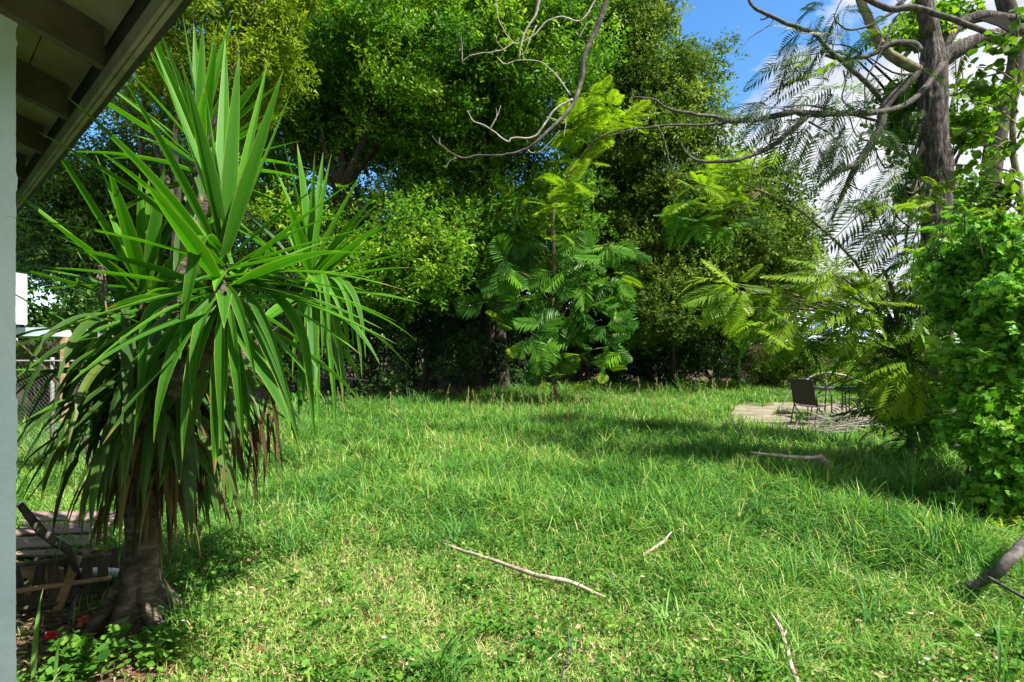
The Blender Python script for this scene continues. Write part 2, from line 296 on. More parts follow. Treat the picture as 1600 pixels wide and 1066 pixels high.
# ---------------------------------------------------------------- grass and ground cover
def sample_ground(n, dmin, dmax, pw, xmin=-60, xmax=1660):
    u = rng.random(n); a = 1-pw+1; d = (dmin**a+u*(dmax**a-dmin**a))**(1/a)      # area density falls as d**-pw
    x = (rng.uniform(xmin, xmax, n)-800)/F*d; return x, d
def blades(mb, x, y, h, wid, lean, v, segs=3, curl=1.0):
    n = len(x); az = rng.uniform(0, 2*np.pi, n); dr = np.c_[np.cos(az), np.sin(az)]
    sd2 = np.c_[-np.sin(az), np.cos(az)]; tw = rng.normal(0, .5, n); sd2 = sd2*np.cos(tw)[:, None]+dr*np.sin(tw)[:, None]
    rows = []; ts = np.linspace(0, 1, segs+1); z0 = gh(x, y)
    for k_, t_ in enumerate(ts):
        off = lean*(t_**1.8); zz = h*(t_-curl*.5*np.clip(lean/np.maximum(h, .01), 0, 1.6)*t_**3)
        c = np.c_[x+dr[:, 0]*off, y+dr[:, 1]*off, z0+zz]
        if k_ == segs: rows.append(c[:, None]); break
        wd = wid*(1-.75*t_**1.5)*.5
        s3 = np.c_[sd2*wd[:, None], np.zeros(n)]; rows.append(np.stack([c-s3, c+s3], 1))
    V = np.concatenate(rows, 1); k2 = V.shape[1]; off = (np.arange(n)*k2)[:, None, None]
    qf = [[2*s_, 2*s_+1, 2*s_+3, 2*s_+2] for s_ in range(segs-1)]; tf = [[2*segs-2, 2*segs-1, 2*segs]]
    mb.add(V.reshape(-1, 3), [(np.array(qf)[None]+off).reshape(-1, 4), (np.array(tf)[None]+off).reshape(-1, 3)], np.repeat(v, k2))
def keep(x, y, dirtk=.55):
    P = np.c_[x, y]; nz_ = noise(P, 2.3)
    k_ = ~inside(P, PATIO, -.04)|((noise(P, 2.1, 1) > .62) & (rng.random(len(x)) < .5))|(~inside(P, PATIO, -.2+.0) & (noise(P, 1.6, 2) > -.15))
    k_ &= rng.random(len(x)) > (dirtness(x, y)-.05*nz_)*1.05+(1-dirtk)*0
    k_ &= ~((x < -2.0) & ((x+1.36)*.686+(y-.92)*.728 < 0.0))
    return k_
def tallness(x, y):
    """0 = short weedy turf, 1 = long grass"""
    P = np.c_[x, y]; t_ = .55+.35*noise(P, .9)+.25*noise(P, .35, 2)
    t_ += np.clip((y-4.6)/3.5, -.5, .35); t_ -= .45*np.exp(-((x+.9)**2/1.4+(y-3.6)**2/1.6)); t_ += .35*np.exp(-((x-1.6)**2/2+(y-6)**2/3))
    return np.clip(t_, .05, 1)
g = MB()
x, y = sample_ground(330000, 2.2, 26, 1.55); kk = keep(x, y); x, y = x[kk], y[kk]; T_ = tallness(x, y); P = np.c_[x, y]
col = .42+.26*noise(P, .9, 1)+.16*noise(P, 3.4, 2)+rng.normal(0, .25, len(x))+.14*(1-T_)
dry = rng.random(len(x)) < .07+.16*(1-T_)*np.clip(.7+noise(P, 1.7, 0), 0, 1.6); col[dry] = rng.uniform(.85, 1, dry.sum()); col -= .10*np.clip(noise(P, 2.9, 1), -1, 1); col += .16*np.exp(-((x+1.0)**2/2.2+(y-3.2)**2/1.4))+.10*np.exp(-((x-1.8)**2/1.2+(y-3.6)**2/.8)); col = np.clip(col, 0, 1)
hh = (.075+.27*T_)*(1+.38*np.clip(noise(P, 2.9, 1)+.4*noise(P, 7, 2), -1.2, 1.4))*rng.uniform(.55, 1.35, len(x)); ww = (.0042+.0042*T_)*(1+.10*y)*rng.uniform(.7, 1.4, len(x))
near = y < 5.5
blades(g, x[near], y[near], hh[near], ww[near], hh[near]*rng.uniform(.2, 1.5, near.sum()), col[near], 3)
far = ~near; blades(g, x[far], y[far], hh[far], ww[far], hh[far]*rng.uniform(.2, 1.4, far.sum()), col[far], 2)
tag(g.build('grass', M['grass']), 'overgrown green lawn grass with dry straw blades', 'grass', kind='stuff')
# long arching tufts
g = MB(); x, y = sample_ground(1700, 2.6, 19, 1.05); kk = keep(x, y) & (tallness(x, y) > rng.random(len(x))*.9); x, y = x[kk], y[kk]
cn = rng.integers(14, 40, len(x)); bx_ = np.repeat(x, cn)+rng.normal(0, .05, cn.sum()); by_ = np.repeat(y, cn)+rng.normal(0, .05, cn.sum())
ne = 300; ex = rng.uniform(-6.5, 11, ne); ey = np.interp(ex, [-30, -4.9, -2.7, 0, 5.1, 10.8, 30], [12.5, 14.2, 15.8, 19.2, 22.2, 24, 26])-np.abs(rng.normal(.2, 1.1, ne)); ke = keep(ex, ey); ex, ey = ex[ke], ey[ke]; ce = rng.integers(14, 34, len(ex))
bx_ = np.r_[bx_, np.repeat(ex, ce)+rng.normal(0, .09, ce.sum())]; by_ = np.r_[by_, np.repeat(ey, ce)+rng.normal(0, .09, ce.sum())]; hx = np.r_[rng.uniform(.26, .46, len(x)), rng.uniform(.4, .85, len(ex))]; cn = np.r_[cn, ce]; x = np.r_[x, ex]
hs = np.repeat(hx, cn)*rng.uniform(.6, 1.1, cn.sum())
blades(g, bx_, by_, hs, .009*(1+.05*by_)*rng.uniform(.6, 1.3, len(bx_)), hs*rng.uniform(.4, 1.2, len(bx_)), np.clip(np.repeat(rng.uniform(.2, .8, len(x)), cn)+rng.normal(0, .12, len(bx_)), 0, 1), 4, 1.2)
tag(g.build('grass_tufts', M['longgrass']), 'long arching blades of tufted grass all over the lawn', 'grass', kind='stuff')
# small broadleaf weeds
g = MB(); x, y = sample_ground(26000, 2.2, 14, 1.7); P = np.c_[x, y]; kk = keep(x, y) & (rng.random(len(x)) < (.05+.30*(1-tallness(x, y)))*np.clip(.75+.8*noise(P, 3.1, 2), .1, 1)); x, y = x[kk], y[kk]
cn = rng.integers(5, 12, len(x)); bx_ = np.repeat(x, cn)+rng.normal(0, .03, cn.sum()); by_ = np.repeat(y, cn)+rng.normal(0, .03, cn.sum())
z_ = gh(bx_, by_)+np.repeat(rng.uniform(.015, .12, len(x)), cn)*rng.uniform(.4, 1.25, len(bx_))
az = rng.uniform(0, 6.28, len(bx_)); aa = np.c_[np.cos(az), np.sin(az), rng.normal(.2, .5, len(bx_))]
g.inst(LEAF, LEAF_F, np.c_[bx_, by_, z_], aa, np.c_[rng.normal(0, .6, (len(bx_), 2)), np.ones(len(bx_))], rng.uniform(.012, .032, len(bx_))*(1+.06*by_), np.clip(np.repeat(rng.uniform(.2, 1, len(x)), cn)+rng.normal(0, .13, len(bx_)), 0, 1), width=1.5)
x, y = sample_ground(420, 2.3, 9, 1.6); kk = keep(x, y); x, y = x[kk], y[kk]
for i in range(len(x)):
    n_ = rng.integers(14, 60); r_ = rng.uniform(.04, .13); az = rng.uniform(0, 6.28, n_); xx = x[i]+rng.normal(0, r_, n_); yy = y[i]+rng.normal(0, r_, n_)
    g.inst(WIDE if i % 3 else NARROW, WIDE_F if i % 3 else LEAF_F, np.c_[xx, yy, gh(xx, yy)+rng.uniform(.03, .15, n_)], np.c_[np.cos(az), np.sin(az), rng.normal(.1, .5, n_)], np.c_[rng.normal(0, .5, (n_, 2)), np.ones(n_)], rng.uniform(.02, .05, n_), np.clip(rng.normal(rng.uniform(.1, .7), .12, n_), 0, 1), width=.8 if i % 3 else 1.5)
tag(g.build('ground_cover', M['weed']), 'low broadleaf weeds mixed through the lawn', 'weeds', kind='stuff')
# seeding grass at the back of the lawn
g = MB(); n_ = 110
x = rng.normal(1.0, 2.6, n_); y = 14+.35*x+rng.normal(0, 2.2, n_)
kk = keep(x, y); x, y = x[kk], y[kk]
for i in range(len(x)):
    h_ = rng.uniform(.35, .75); ln = rng.normal(0, .12, 2); b0 = np.array([x[i], y[i], gh(x[i], y[i])]); tp = b0+[ln[0], ln[1], h_]
    g.tube([b0, b0+[ln[0]*.3, ln[1]*.3, h_*.6], tp], .004, 3, v=.3)
    m_ = 26; uu = rng.uniform(.62, 1, m_); pp = b0+(tp-b0)*uu[:, None]; az = rng.uniform(0, 6.28, m_); sp = (1.02-uu)*.9
    g.inst(NARROW, LEAF_F, pp, np.c_[np.cos(az)*sp*2, np.sin(az)*sp*2, np.full(m_, .5)], rng.normal(size=(m_, 3)), rng.uniform(.03, .085, m_), .8, width=.7)
tag(g.build('seeding_grass', M['seed']), 'tall feathery seed heads of grass standing at the back of the lawn', 'grass', kind='stuff')
# litter on the bare soil
g = MB(); n_ = 9000; x = rng.uniform(-4.2, -1.5, n_); y = rng.uniform(2.2, 4.6, n_); kk = dirtness(x, y) > .4; x, y = x[kk], y[kk]; m_ = len(x); az = rng.uniform(0, 6.28, m_)
g.inst(NARROW, LEAF_F, np.c_[x, y, gh(x, y)+rng.uniform(.003, .03, m_)], np.c_[np.cos(az), np.sin(az), rng.normal(0, .15, m_)], np.c_[rng.normal(0, .3, (m_, 2)), np.ones(m_)], rng.uniform(.02, .07, m_), rng.random(m_), width=1.6)
n_ = 12000; x = rng.uniform(-8, 12, n_); y = rng.uniform(13, 27, n_); kk = dirtness(x, y) > .4; x, y = x[kk], y[kk]; m_ = len(x); az = rng.uniform(0, 6.28, m_)
g.inst(LEAF, LEAF_F, np.c_[x, y, gh(x, y)+.02], np.c_[np.cos(az), np.sin(az), rng.normal(0, .15, m_)], np.c_[rng.normal(0, .3, (m_, 2)), np.ones(m_)], rng.uniform(.07, .15, m_), rng.random(m_))
x, y = sample_ground(5200, 2.3, 13, 1.5); kk = keep(x, y); x, y = x[kk], y[kk]; m_ = len(x); az = rng.uniform(0, 6.28, m_)
g.inst(LEAF, LEAF_F, np.c_[x, y, gh(x, y)+rng.uniform(.02, .11, m_)], np.c_[np.cos(az), np.sin(az), rng.normal(0, .3, m_)], np.c_[rng.normal(0, .5, (m_, 2)), np.ones(m_)], rng.uniform(.02, .05, m_), rng.random(m_), width=rng.uniform(.5, 1.5, m_))
tag(g.build('leaf_litter', M['litter']), 'brown leaf litter and mulch on bare soil and dead leaves caught in the lawn', 'leaf litter', kind='stuff')

# ---------------------------------------------------------------- trees
def fracture(c, r, n, mode='shell'):
    d = nrm(rng.normal(size=(n, 3))); u = rng.random(n)**(1/3); u = .45+.6*u if mode == 'shell' else u
    return c+d*u[:, None]*r
def crown(mb, blobs, per, size, clump=.8, T=LEAF, TF=LEAF_F, up=.5, wid=1.0, per_clump=420, droop=.15, fill=.12, spray=8, sr=1.5):
    """blobs: (centre, radii); leafy sprays form rounded pads spread through each blob, with gaps between the pads"""
    vol = np.array([np.prod(r)**(2/3) for c, r in blobs]); vol = vol/vol.sum()
    for (c, r), f_ in zip(blobs, vol):
        n = max(4, int(per*f_/spray)); nc = max(7, int(per*f_)//per_clump); c = np.array(c); r = np.array(r)
        d_ = nrm(rng.normal(size=(nc, 3))); rad = (.30+.80*rng.random(nc)**.6)*(1+.28*noise(d_*2.2+c, 1, 0)); rad[rng.random(nc) < .10] *= 1.22
        cc_ = c+d_*rad[:, None]*r; tone = rng.normal(0, .17, nc); cs = np.minimum(clump, r.min()*.8)*rng.uniform(.35, 1.3, nc); wts = cs**2/np.sum(cs**2)
        idx = rng.choice(nc, n, p=wts); od = nrm(rng.normal(size=(n, 3))); rr = rng.uniform(.35, 1.05, n)**.7
        off = od*(rr*cs[idx])[:, None]*np.array([1, 1, .55]); off += .16*cs[idx][:, None]*rng.normal(size=(n, 3))
        p_ = cc_[idx]+off; ff = rng.random(n) < fill; p_[ff] = c+nrm(rng.normal(size=(ff.sum(), 3)))*rng.random((ff.sum(), 1))**.5*r
        ax_ = nrm(rng.normal(size=(n, 3))*.5+od+[0, 0, .25]); st = tone[idx]+rng.normal(0, .15, n)
        # each spray is a short shoot with its leaves set round it
        P_ = np.repeat(p_, spray, 0); A_ = np.repeat(ax_, spray, 0); O_ = np.repeat(od, spray, 0); m_ = len(P_); u = np.tile(np.linspace(0, 1, spray), n)
        pos = P_+A_*((u-.5)*size*sr*1.6)[:, None]+rng.normal(size=(m_, 3))*size*.25
        a_ = A_*(.5+.6*u)[:, None]+rng.normal(size=(m_, 3))*.62+[0, 0, -droop]; nn = rng.normal(size=(m_, 3))*.35+[0, 0, up]+O_*.6
        mb.inst(T, TF, pos, a_, nn, size*rng.uniform(.65, 1.3, m_), np.clip(.46+np.repeat(st, spray)+rng.normal(0, .10, m_)+.10*u, 0, 1), width=wid)
def pb(px, py, rx, ry, d, rd=None):            # a blob of crown given by where it is seen and how far it stands
    return (at(px, py, d), np.array([rx/F*d, (rd or (rx+ry)/2)/F*d, ry/F*d]))
def limbs(mb, base, fork, blobs, r0, n=2, k=8, fine=6):
    base, fork = np.array(base), np.array(fork); mid = (base+fork)/2+[rng.normal(0, .1), rng.normal(0, .1), 0]
    mb.tube([base-[0, 0, .1], base+(fork-base)*.08, mid, fork], [r0*1.5, r0, r0*.85, r0*.7], k+2, 5, ridge=.09)
    for c, r in blobs:
        c = np.array(c); m_ = fork+(c-fork)*.5+rng.normal(size=3)*.25+[0, 0, -.2]
        mb.tube([fork-[0, 0, .15], m_, c], [r0*.6, r0*.4, r0*.16], k, 4)
        for _ in range(fine):
            e_ = c+nrm(rng.normal(size=3))*r*.9; mb.tube([m_+(c-m_)*rng.uniform(.2, .9), (m_+e_)/2+rng.normal(size=3)*.15, e_], [r0*.18, r0*.1, r0*.03], 5, 2)
def tree(name, label, base, fork, blobs, r0, per, size, mat, bark='barkdark', group=None, **kw):
    t_ = thing(name, label, 'tree', (base[0], base[1], 0), group)
    a_ = MB(); limbs(a_, base, fork, blobs, r0); a_.build('trunk', M[bark], t_, smooth=True)
    c_ = MB(); crown(c_, blobs, per, size, **kw); c_.build('crown', M[mat], t_); return t_
def gd(px, d): return np.array([(px-800)/F*d, d, float(gh((px-800)/F*d, d))])
BT = 'trees along the back of the yard'
tree('lime_leaved_tree', 'bright yellow-green tree above the top of the yucca, beside the eave', gd(255, 11), at(280, 330, 11),
     [pb(330, 50, 100, 85, 11), pb(240, 130, 85, 80, 11.4), pb(400, -60, 110, 80, 11.5), pb(200, 10, 90, 80, 12), pb(380, 140, 60, 60, 12)], .12, 60000, .105, 'lime', group=BT, T=NARROW, wid=1.7, clump=.45)
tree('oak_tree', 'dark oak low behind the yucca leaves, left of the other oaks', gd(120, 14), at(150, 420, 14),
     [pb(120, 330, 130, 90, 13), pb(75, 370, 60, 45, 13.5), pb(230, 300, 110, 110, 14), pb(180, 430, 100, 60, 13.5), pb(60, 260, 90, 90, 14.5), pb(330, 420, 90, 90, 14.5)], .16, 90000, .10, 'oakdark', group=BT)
tree('oak_tree', 'tall green oak whose forked trunk shows just right of the yucca crown', gd(520, 17), at(535, 290, 16.5),
     [pb(480, 70, 130, 110, 16), pb(610, 70, 130, 110, 16), pb(440, 190, 90, 70, 17), pb(620, 190, 120, 70, 16.2), pb(560, 370, 100, 80, 15.5), pb(450, 350, 90, 90, 17),
      pb(660, 390, 95, 75, 15), pb(530, -60, 180, 90, 17), pb(560, 160, 60, 50, 17.5), pb(600, 450, 70, 50, 15)], .24, 140000, .125, 'oak', group=BT, clump=.62, per_clump=260, fill=.05)
tree('oak_tree', 'broad bright green oak in the middle, filling the top of the view', gd(770, 20.5), at(760, 300, 18.5),
     [pb(760, 60, 140, 100, 16.5), pb(850, 130, 95, 110, 16), pb(720, 180, 120, 80, 16.5), pb(830, 20, 120, 80, 17), pb(700, 300, 80, 70, 17), pb(830, 330, 110, 70, 17.5),
      pb(740, 400, 80, 70, 17.5), pb(820, -70, 180, 90, 17.5), pb(640, 10, 80, 90, 17.5)], .26, 140000, .13, 'oak', group=BT, clump=.62, per_clump=260, fill=.05)
tree('oak_tree', 'very tall dark oak whose crown edge meets the blue sky', gd(960, 24), at(960, 350, 22),
     [pb(955, 60, 75, 85, 20), pb(1000, 20, 50, 70, 20.5), pb(1035, 110, 62, 60, 20), pb(1085, 140, 42, 55, 20.5), pb(1050, 210, 70, 55, 20), pb(960, 190, 85, 80, 20), pb(960, 300, 90, 70, 20.5),
      pb(970, -60, 75, 80, 21), pb(1070, 290, 70, 60, 20.5), pb(1010, 380, 100, 60, 21)], .30, 150000, .13, 'olive', group=BT, clump=.7, per_clump=280, fill=.05)
tree('oak_tree', 'rounded olive tree against the sky, rightmost of the back row', gd(1150, 25), at(1150, 420, 22),
     [pb(1175, 300, 62, 42, 20), pb(1120, 340, 70, 60, 19.5), pb(1215, 350, 48, 50, 20), pb(1180, 400, 80, 45, 19.5), pb(1235, 410, 34, 34, 20.5), pb(1100, 430, 80, 55, 20), pb(1170, 470, 80, 40, 20.5)], .2, 100000, .13, 'olive', group=BT, clump=.6, per_clump=260, fill=.05)
tree('small_tree', 'small yellowish bushy tree standing before the dark oaks, right of the feathery sapling', gd(1050, 22.5), at(1045, 500, 21),
     [pb(1010, 400, 55, 60, 20), pb(1050, 460, 75, 75, 20), pb(1090, 390, 45, 55, 20.5), pb(1000, 480, 60, 60, 20.5)], .1, 55000, .085, 'olive', group=BT)
# dark shaded masses further back and the understory
bt = [('evergreen_tree', 'dark evergreen far back behind the oaks on the left', 420, 24, [pb(420, 300, 220, 200, 24), pb(300, 480, 200, 90, 24), pb(500, 120, 160, 120, 25), pb(560, 480, 120, 90, 25)]),
      ('evergreen_tree', 'dark evergreen far back behind the middle oak', 760, 26, [pb(720, 380, 150, 130, 25), pb(700, 150, 150, 120, 26), pb(860, 420, 150, 130, 26), pb(760, 520, 160, 60, 25)]),
      ('evergreen_tree', 'dark evergreen far back below the tall oak by the sky', 1010, 27, [pb(960, 150, 90, 120, 26), pb(980, 380, 130, 120, 26), pb(1120, 470, 110, 80, 26), pb(1000, 520, 150, 60, 26)])]
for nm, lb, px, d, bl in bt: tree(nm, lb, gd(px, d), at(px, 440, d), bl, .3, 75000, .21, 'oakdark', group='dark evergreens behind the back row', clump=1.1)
# bare dark trunks seen under the crowns
def trunk_only(px, d, top, r_, label, lean=0.0, fork=True):
    t_ = thing('tree_stem', label, 'tree', gd(px, d), 'bare stems under the crowns'); a_ = MB(); b0 = gd(px, d); tp = at(px+lean, top, d)
    a_.tube([b0-[0, 0, .1], b0+(tp-b0)*.3+[.06, 0, 0], b0+(tp-b0)*.7-[.08, 0, 0], tp], [r_*1.3, r_, r_*.8, r_*.5], 9, 5, ridge=.08)
    if fork: a_.tube([b0+(tp-b0)*.55, b0+(tp-b0)*.75+[.4, .1, 0], tp+[.9, .2, .6]], [r_*.6, r_*.45, r_*.25], 7, 4)
    a_.build('trunk', M['barkdark'], t_, smooth=True); c_ = MB()
    crown(c_, [(tp+[0, 0, .4], np.array([1.0, 1.0, .8])), (tp+[.9, .2, .9], np.array([.9, .9, .7]))], 9000, .10); c_.build('crown', M['oakdark'], t_)
trunk_only(672, 19, 215, .17, 'dark stem with pale scar rising left of the middle oak', -8)
trunk_only(785, 20, 300, .24, 'thick dark stem leaning beside the feathery sapling', -25)
trunk_only(640, 19.5, 250, .12, 'thin dark stem second from the left under the oaks', 6)
trunk_only(1065, 24, 330, .14, 'slim dark stem behind the small yellowish tree', -6, False)
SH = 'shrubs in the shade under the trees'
def shrub(px, py, rx, ry, d, mat, label, per=14000, size=.085, name='shrub', group=SH, **kw):
    t_ = thing(name, label, 'shrub', gd(px, d), group); bl = [pb(px, py, rx, ry, d), pb(px-rx*.5, py+ry*.35, rx*.6, ry*.6, d+.2), pb(px+rx*.5, py+ry*.3, rx*.6, ry*.7, d-.2)]
    a_ = MB(); b0 = gd(px, d)
    for c, r in bl:
        for _ in range(5): a_.tube([b0+rng.normal(0, .05, 3)*[1, 1, 0], (b0+c)/2+rng.normal(0, .12, 3), c+rng.normal(size=3)*r*.5], [.03, .02, .008], 5, 2)
    a_.build('stems', M['barkdark'], t_, smooth=True); c_ = MB(); crown(c_, bl, per, size, clump=.42, per_clump=260, **kw); c_.build('foliage', M[mat], t_)
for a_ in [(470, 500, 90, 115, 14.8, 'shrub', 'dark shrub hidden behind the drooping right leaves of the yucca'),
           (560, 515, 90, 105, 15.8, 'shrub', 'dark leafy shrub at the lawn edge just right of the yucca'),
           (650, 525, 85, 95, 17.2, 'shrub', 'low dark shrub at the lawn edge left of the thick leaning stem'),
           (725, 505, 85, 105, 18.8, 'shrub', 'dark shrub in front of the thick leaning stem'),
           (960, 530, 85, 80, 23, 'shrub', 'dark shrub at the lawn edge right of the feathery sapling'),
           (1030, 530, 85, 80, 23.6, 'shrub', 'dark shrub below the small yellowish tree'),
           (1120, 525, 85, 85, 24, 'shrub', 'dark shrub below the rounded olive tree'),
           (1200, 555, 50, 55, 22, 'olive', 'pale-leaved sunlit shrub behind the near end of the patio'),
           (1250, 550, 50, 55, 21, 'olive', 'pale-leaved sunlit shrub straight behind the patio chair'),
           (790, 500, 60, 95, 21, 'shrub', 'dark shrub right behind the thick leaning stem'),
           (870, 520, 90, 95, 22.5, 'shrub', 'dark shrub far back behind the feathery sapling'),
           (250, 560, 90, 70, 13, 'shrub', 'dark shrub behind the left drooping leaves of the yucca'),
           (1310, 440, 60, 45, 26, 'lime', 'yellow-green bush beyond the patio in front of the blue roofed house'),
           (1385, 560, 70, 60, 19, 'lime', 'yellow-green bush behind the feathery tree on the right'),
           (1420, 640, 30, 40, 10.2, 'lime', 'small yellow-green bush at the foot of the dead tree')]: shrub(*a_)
# far wood closing the horizon
g = MB(); bl = [(np.array([xx, yy, zz]), np.array([4.5, 3, rr])) for xx, yy, zz, rr in
    [(-30, 34, 4, 5), (-22, 34, 3.5, 5), (-14, 36, 3.5, 5), (-6, 38, 3.5, 5), (2, 38, 3.5, 5), (9, 38, 2.8, 3.2), (17, 46, 1.5, 2.6), (24, 46, 1.8, 2.6), (31, 42, 2.6, 4), (38, 40, 3, 5), (46, 36, 3, 5)]]
crown(g, bl, 90000, .42, clump=1.6); tag(g.build('far_wood', M['oakdark']), 'distant dark green wood closing the view behind the yard', 'trees', kind='stuff')
#@@PART2
# ---------------------------------------------------------------- the house corner: stucco pier, eave, rafters
HN = np.array([.686, .728, 0]); HD = np.array([-.728, .686, 0]); UP = np.array([0, 0, 1.0]); F0 = np.array([-.85, 1.47, 2.5])
HM = np.stack([HD, HN, UP], 1)                 # columns: along the eave, outward, up
def hp(s_, o_, z_): return F0*[1, 1, 0]+HD*s_+HN*(o_-.045)+UP*z_
house = thing('house', 'house corner with blue-grey stucco wall and open dark wooden eave', 'house', hp(0, -.75, 0))
b = MB(); b.box(hp(4, -.85, 1.42), (16, .2, 3.0), HM); b.build('wall', M['stucco'], house)
sP = ((-1.524+.85)*HD[0]+(1.75-1.47)*HD[1]); oP = ((-1.524+.85)*HN[0]+(1.75-1.47)*HN[1])+.045
# the pier is a fine grid so that its plaster can be uneven
def plaster(c, size, M3, name, parent, amp=.006):
    nx_, nz_ = 60, 260; us = np.linspace(-.5, .5, nx_); vs = np.linspace(-.5, .5, nz_); U, W = np.meshgrid(us, vs, indexing='ij'); mb_ = MB()
    def sheet(fn):
        P_ = fn(U.ravel(), W.ravel()); h_ = np.clip(noise(P_*np.array([20, 20, 34]), 1, 0)-.22, 0, .5)*amp*1.6+noise(P_*70, 1, 1)*amp*.12
        nn_ = P_-c; P2 = P_+(nrm(nn_*[1, 1, 0]))*h_[:, None]
        i_, j_ = np.meshgrid(np.arange(nx_-1), np.arange(nz_-1), indexing='ij'); mb_.add(P2, [np.stack([i_*nz_+j_, (i_+1)*nz_+j_, (i_+1)*nz_+j_+1, i_*nz_+j_+1], -1).reshape(-1, 4)])
    a_, o_, z_ = M3[:, 0]*size[0], M3[:, 1]*size[1], M3[:, 2]*size[2]
    sheet(lambda u, w_: c-a_*.5+o_*u[:, None]+z_*w_[:, None]); sheet(lambda u, w_: c+o_*.5+a_*u[:, None]+z_*w_[:, None]); sheet(lambda u, w_: c+a_*.5+o_*u[:, None]+z_*w_[:, None])
    mb_.build(name, M['stucco'], parent, smooth=True)
pier_c = hp(sP+.1, (oP-.75)/2, 1.4); plaster(pier_c, (.2, oP+.75, 2.9), HM, 'pier', house)
sl = .33                                        # roof rise per metre inward
for k_ in range(-3, 14):
    s_ = .05+.61*k_; b = MB(); o0, o1 = .004, -.78
    pts = [hp(s_+ds, o_, 2.552+(-o_)*sl+dz) for ds in (-.021, .021) for o_, dz in ((o0, 0), (o1, 0), (o1, .13), (o0, .13))]
    b.add(pts, [[[0, 1, 2, 3], [7, 6, 5, 4], [0, 4, 5, 1], [1, 5, 6, 2], [2, 6, 7, 3], [3, 7, 4, 0]]]); b.build('rafter', M['raftershade'], house)
b = MB()
for k_ in range(6):
    o0 = .03-k_*.15; o1 = o0-.146
    pts = [hp(s_, o_, 2.684+(-o_)*sl+dz) for s_ in (-2.2, 9) for o_, dz in ((o0, 0), (o1, 0), (o1, .02), (o0, .02))]
    b.add(pts, [[[0, 1, 2, 3], [7, 6, 5, 4], [0, 4, 5, 1], [1, 5, 6, 2], [2, 6, 7, 3], [3, 7, 4, 0]]])
b.build('soffit_boards', M['soffit'], house)
b = MB(); pts = [hp(s_, o_, 2.712+(-o_)*sl+dz) for s_ in (-2.2, 9) for o_, dz in ((.05, 0), (-3, 0), (-3, .03), (.05, .03))]
b.add(pts, [[[0, 1, 2, 3], [7, 6, 5, 4], [0, 4, 5, 1], [1, 5, 6, 2], [2, 6, 7, 3], [3, 7, 4, 0]]]); b.build('roof', M['fasciadark'], house)
b = MB(); b.box(hp(3.4, .012, 2.528), (11.2, .012, .05), HM); b.box(hp(3.4, .027, 2.526), (11.2, .014, .056), HM); b.build('fascia', M['rafter'], house)
b = MB(); b.box(hp(3.4, .046, 2.64), (11.2, .020, .27), HM); b.build('drip_edge', M['fasciadark'], house)

# ---------------------------------------------------------------- yucca
TS = np.linspace(0, 1, 10)
def strip(mb, P_, wid, nh, v, fold=.36, tw=0.0):
    P_ = np.asarray(P_, float); n_ = len(P_); t_ = np.linspace(0, 1, n_); T_ = nrm(np.gradient(P_, axis=0)); sd_ = nrm(np.cross(T_, nh)); nn_ = np.cross(sd_, T_)
    if tw: c_, s_ = np.cos(tw*t_)[:, None], np.sin(tw*t_)[:, None]; sd_, nn_ = sd_*c_+nn_*s_, nn_*c_-sd_*s_
    w_ = wid*.50*np.minimum(1, .38+1.7*t_)*np.clip(1-t_**1.9, 0, 1)**.92; w_[-1] = .0006
    cols = np.array([-1, -.86, 0, .86, 1.0]); V = P_[:, None]+sd_[:, None]*(w_[:, None]*cols)[..., None]+nn_[:, None]*(fold*w_[:, None]*(np.abs(cols)-.0))[..., None]
    i_, j_ = np.meshgrid(np.arange(n_-1), np.arange(4), indexing='ij'); q_ = np.stack([i_*5+j_, i_*5+j_+1, (i_+1)*5+j_+1, (i_+1)*5+j_], -1).reshape(-1, 4)
    ee = np.tile([1, .12, 0, .12, 1.0], n_); tip = np.repeat(np.clip((t_-.93)*9, 0, 1)*.8, 5); vv = np.full(n_, min(v, 1)*.84); tl = rng.random()
    if tl < .5: vv = np.maximum(vv, np.clip((t_-(.97-.22*tl))*30, 0, 1)); tip = tip*0
    mb.add(V.reshape(-1, 3), [q_], np.repeat(vv, 5), np.clip(ee*.75+tip, 0, 1))
def bez(a_, c_, b_, n_=10): t_ = np.linspace(0, 1, n_)[:, None]; return (1-t_)**2*a_+2*t_*(1-t_)*c_+t_**2*b_
def leaf_to(mb, base, tip, bend=.08, wid=.08, v=.5, face=None, tw=0.0):
    base, tip = np.array(base), np.array(tip); d_ = tip-base; l_ = np.linalg.norm(d_); h_ = nrm(d_*[1, 1, 0]+rng.normal(0, .05, 3)*[1, 1, 0])
    c_ = (base+tip)/2+UP*bend*l_; nh = face if face is not None else UP*.9-h_*.45
    strip(mb, bez(base, c_, tip, 11), wid, np.array(nh), v, tw=tw)
def arc_leaf(mb, base, az, el, l_, g_, wid, v, kink=None, tw=0.0):
    d_ = np.array([math.cos(el)*math.cos(az), math.cos(el)*math.sin(az), math.sin(el)]); P_ = [np.array(base)]; m_ = 12; cur = d_
    for k_ in range(m_):
        gk = g_*((k_+1)/m_)**1.1
        if kink and k_ == kink: gk += 1.5
        cur = nrm(cur+np.array([0, 0, -1])*gk*.22); P_.append(P_[-1]+cur*l_/m_)
    rad = np.array([math.cos(az), math.sin(az), 0]); strip(mb, P_, wid, UP*.8-rad*.55, v, tw=tw)
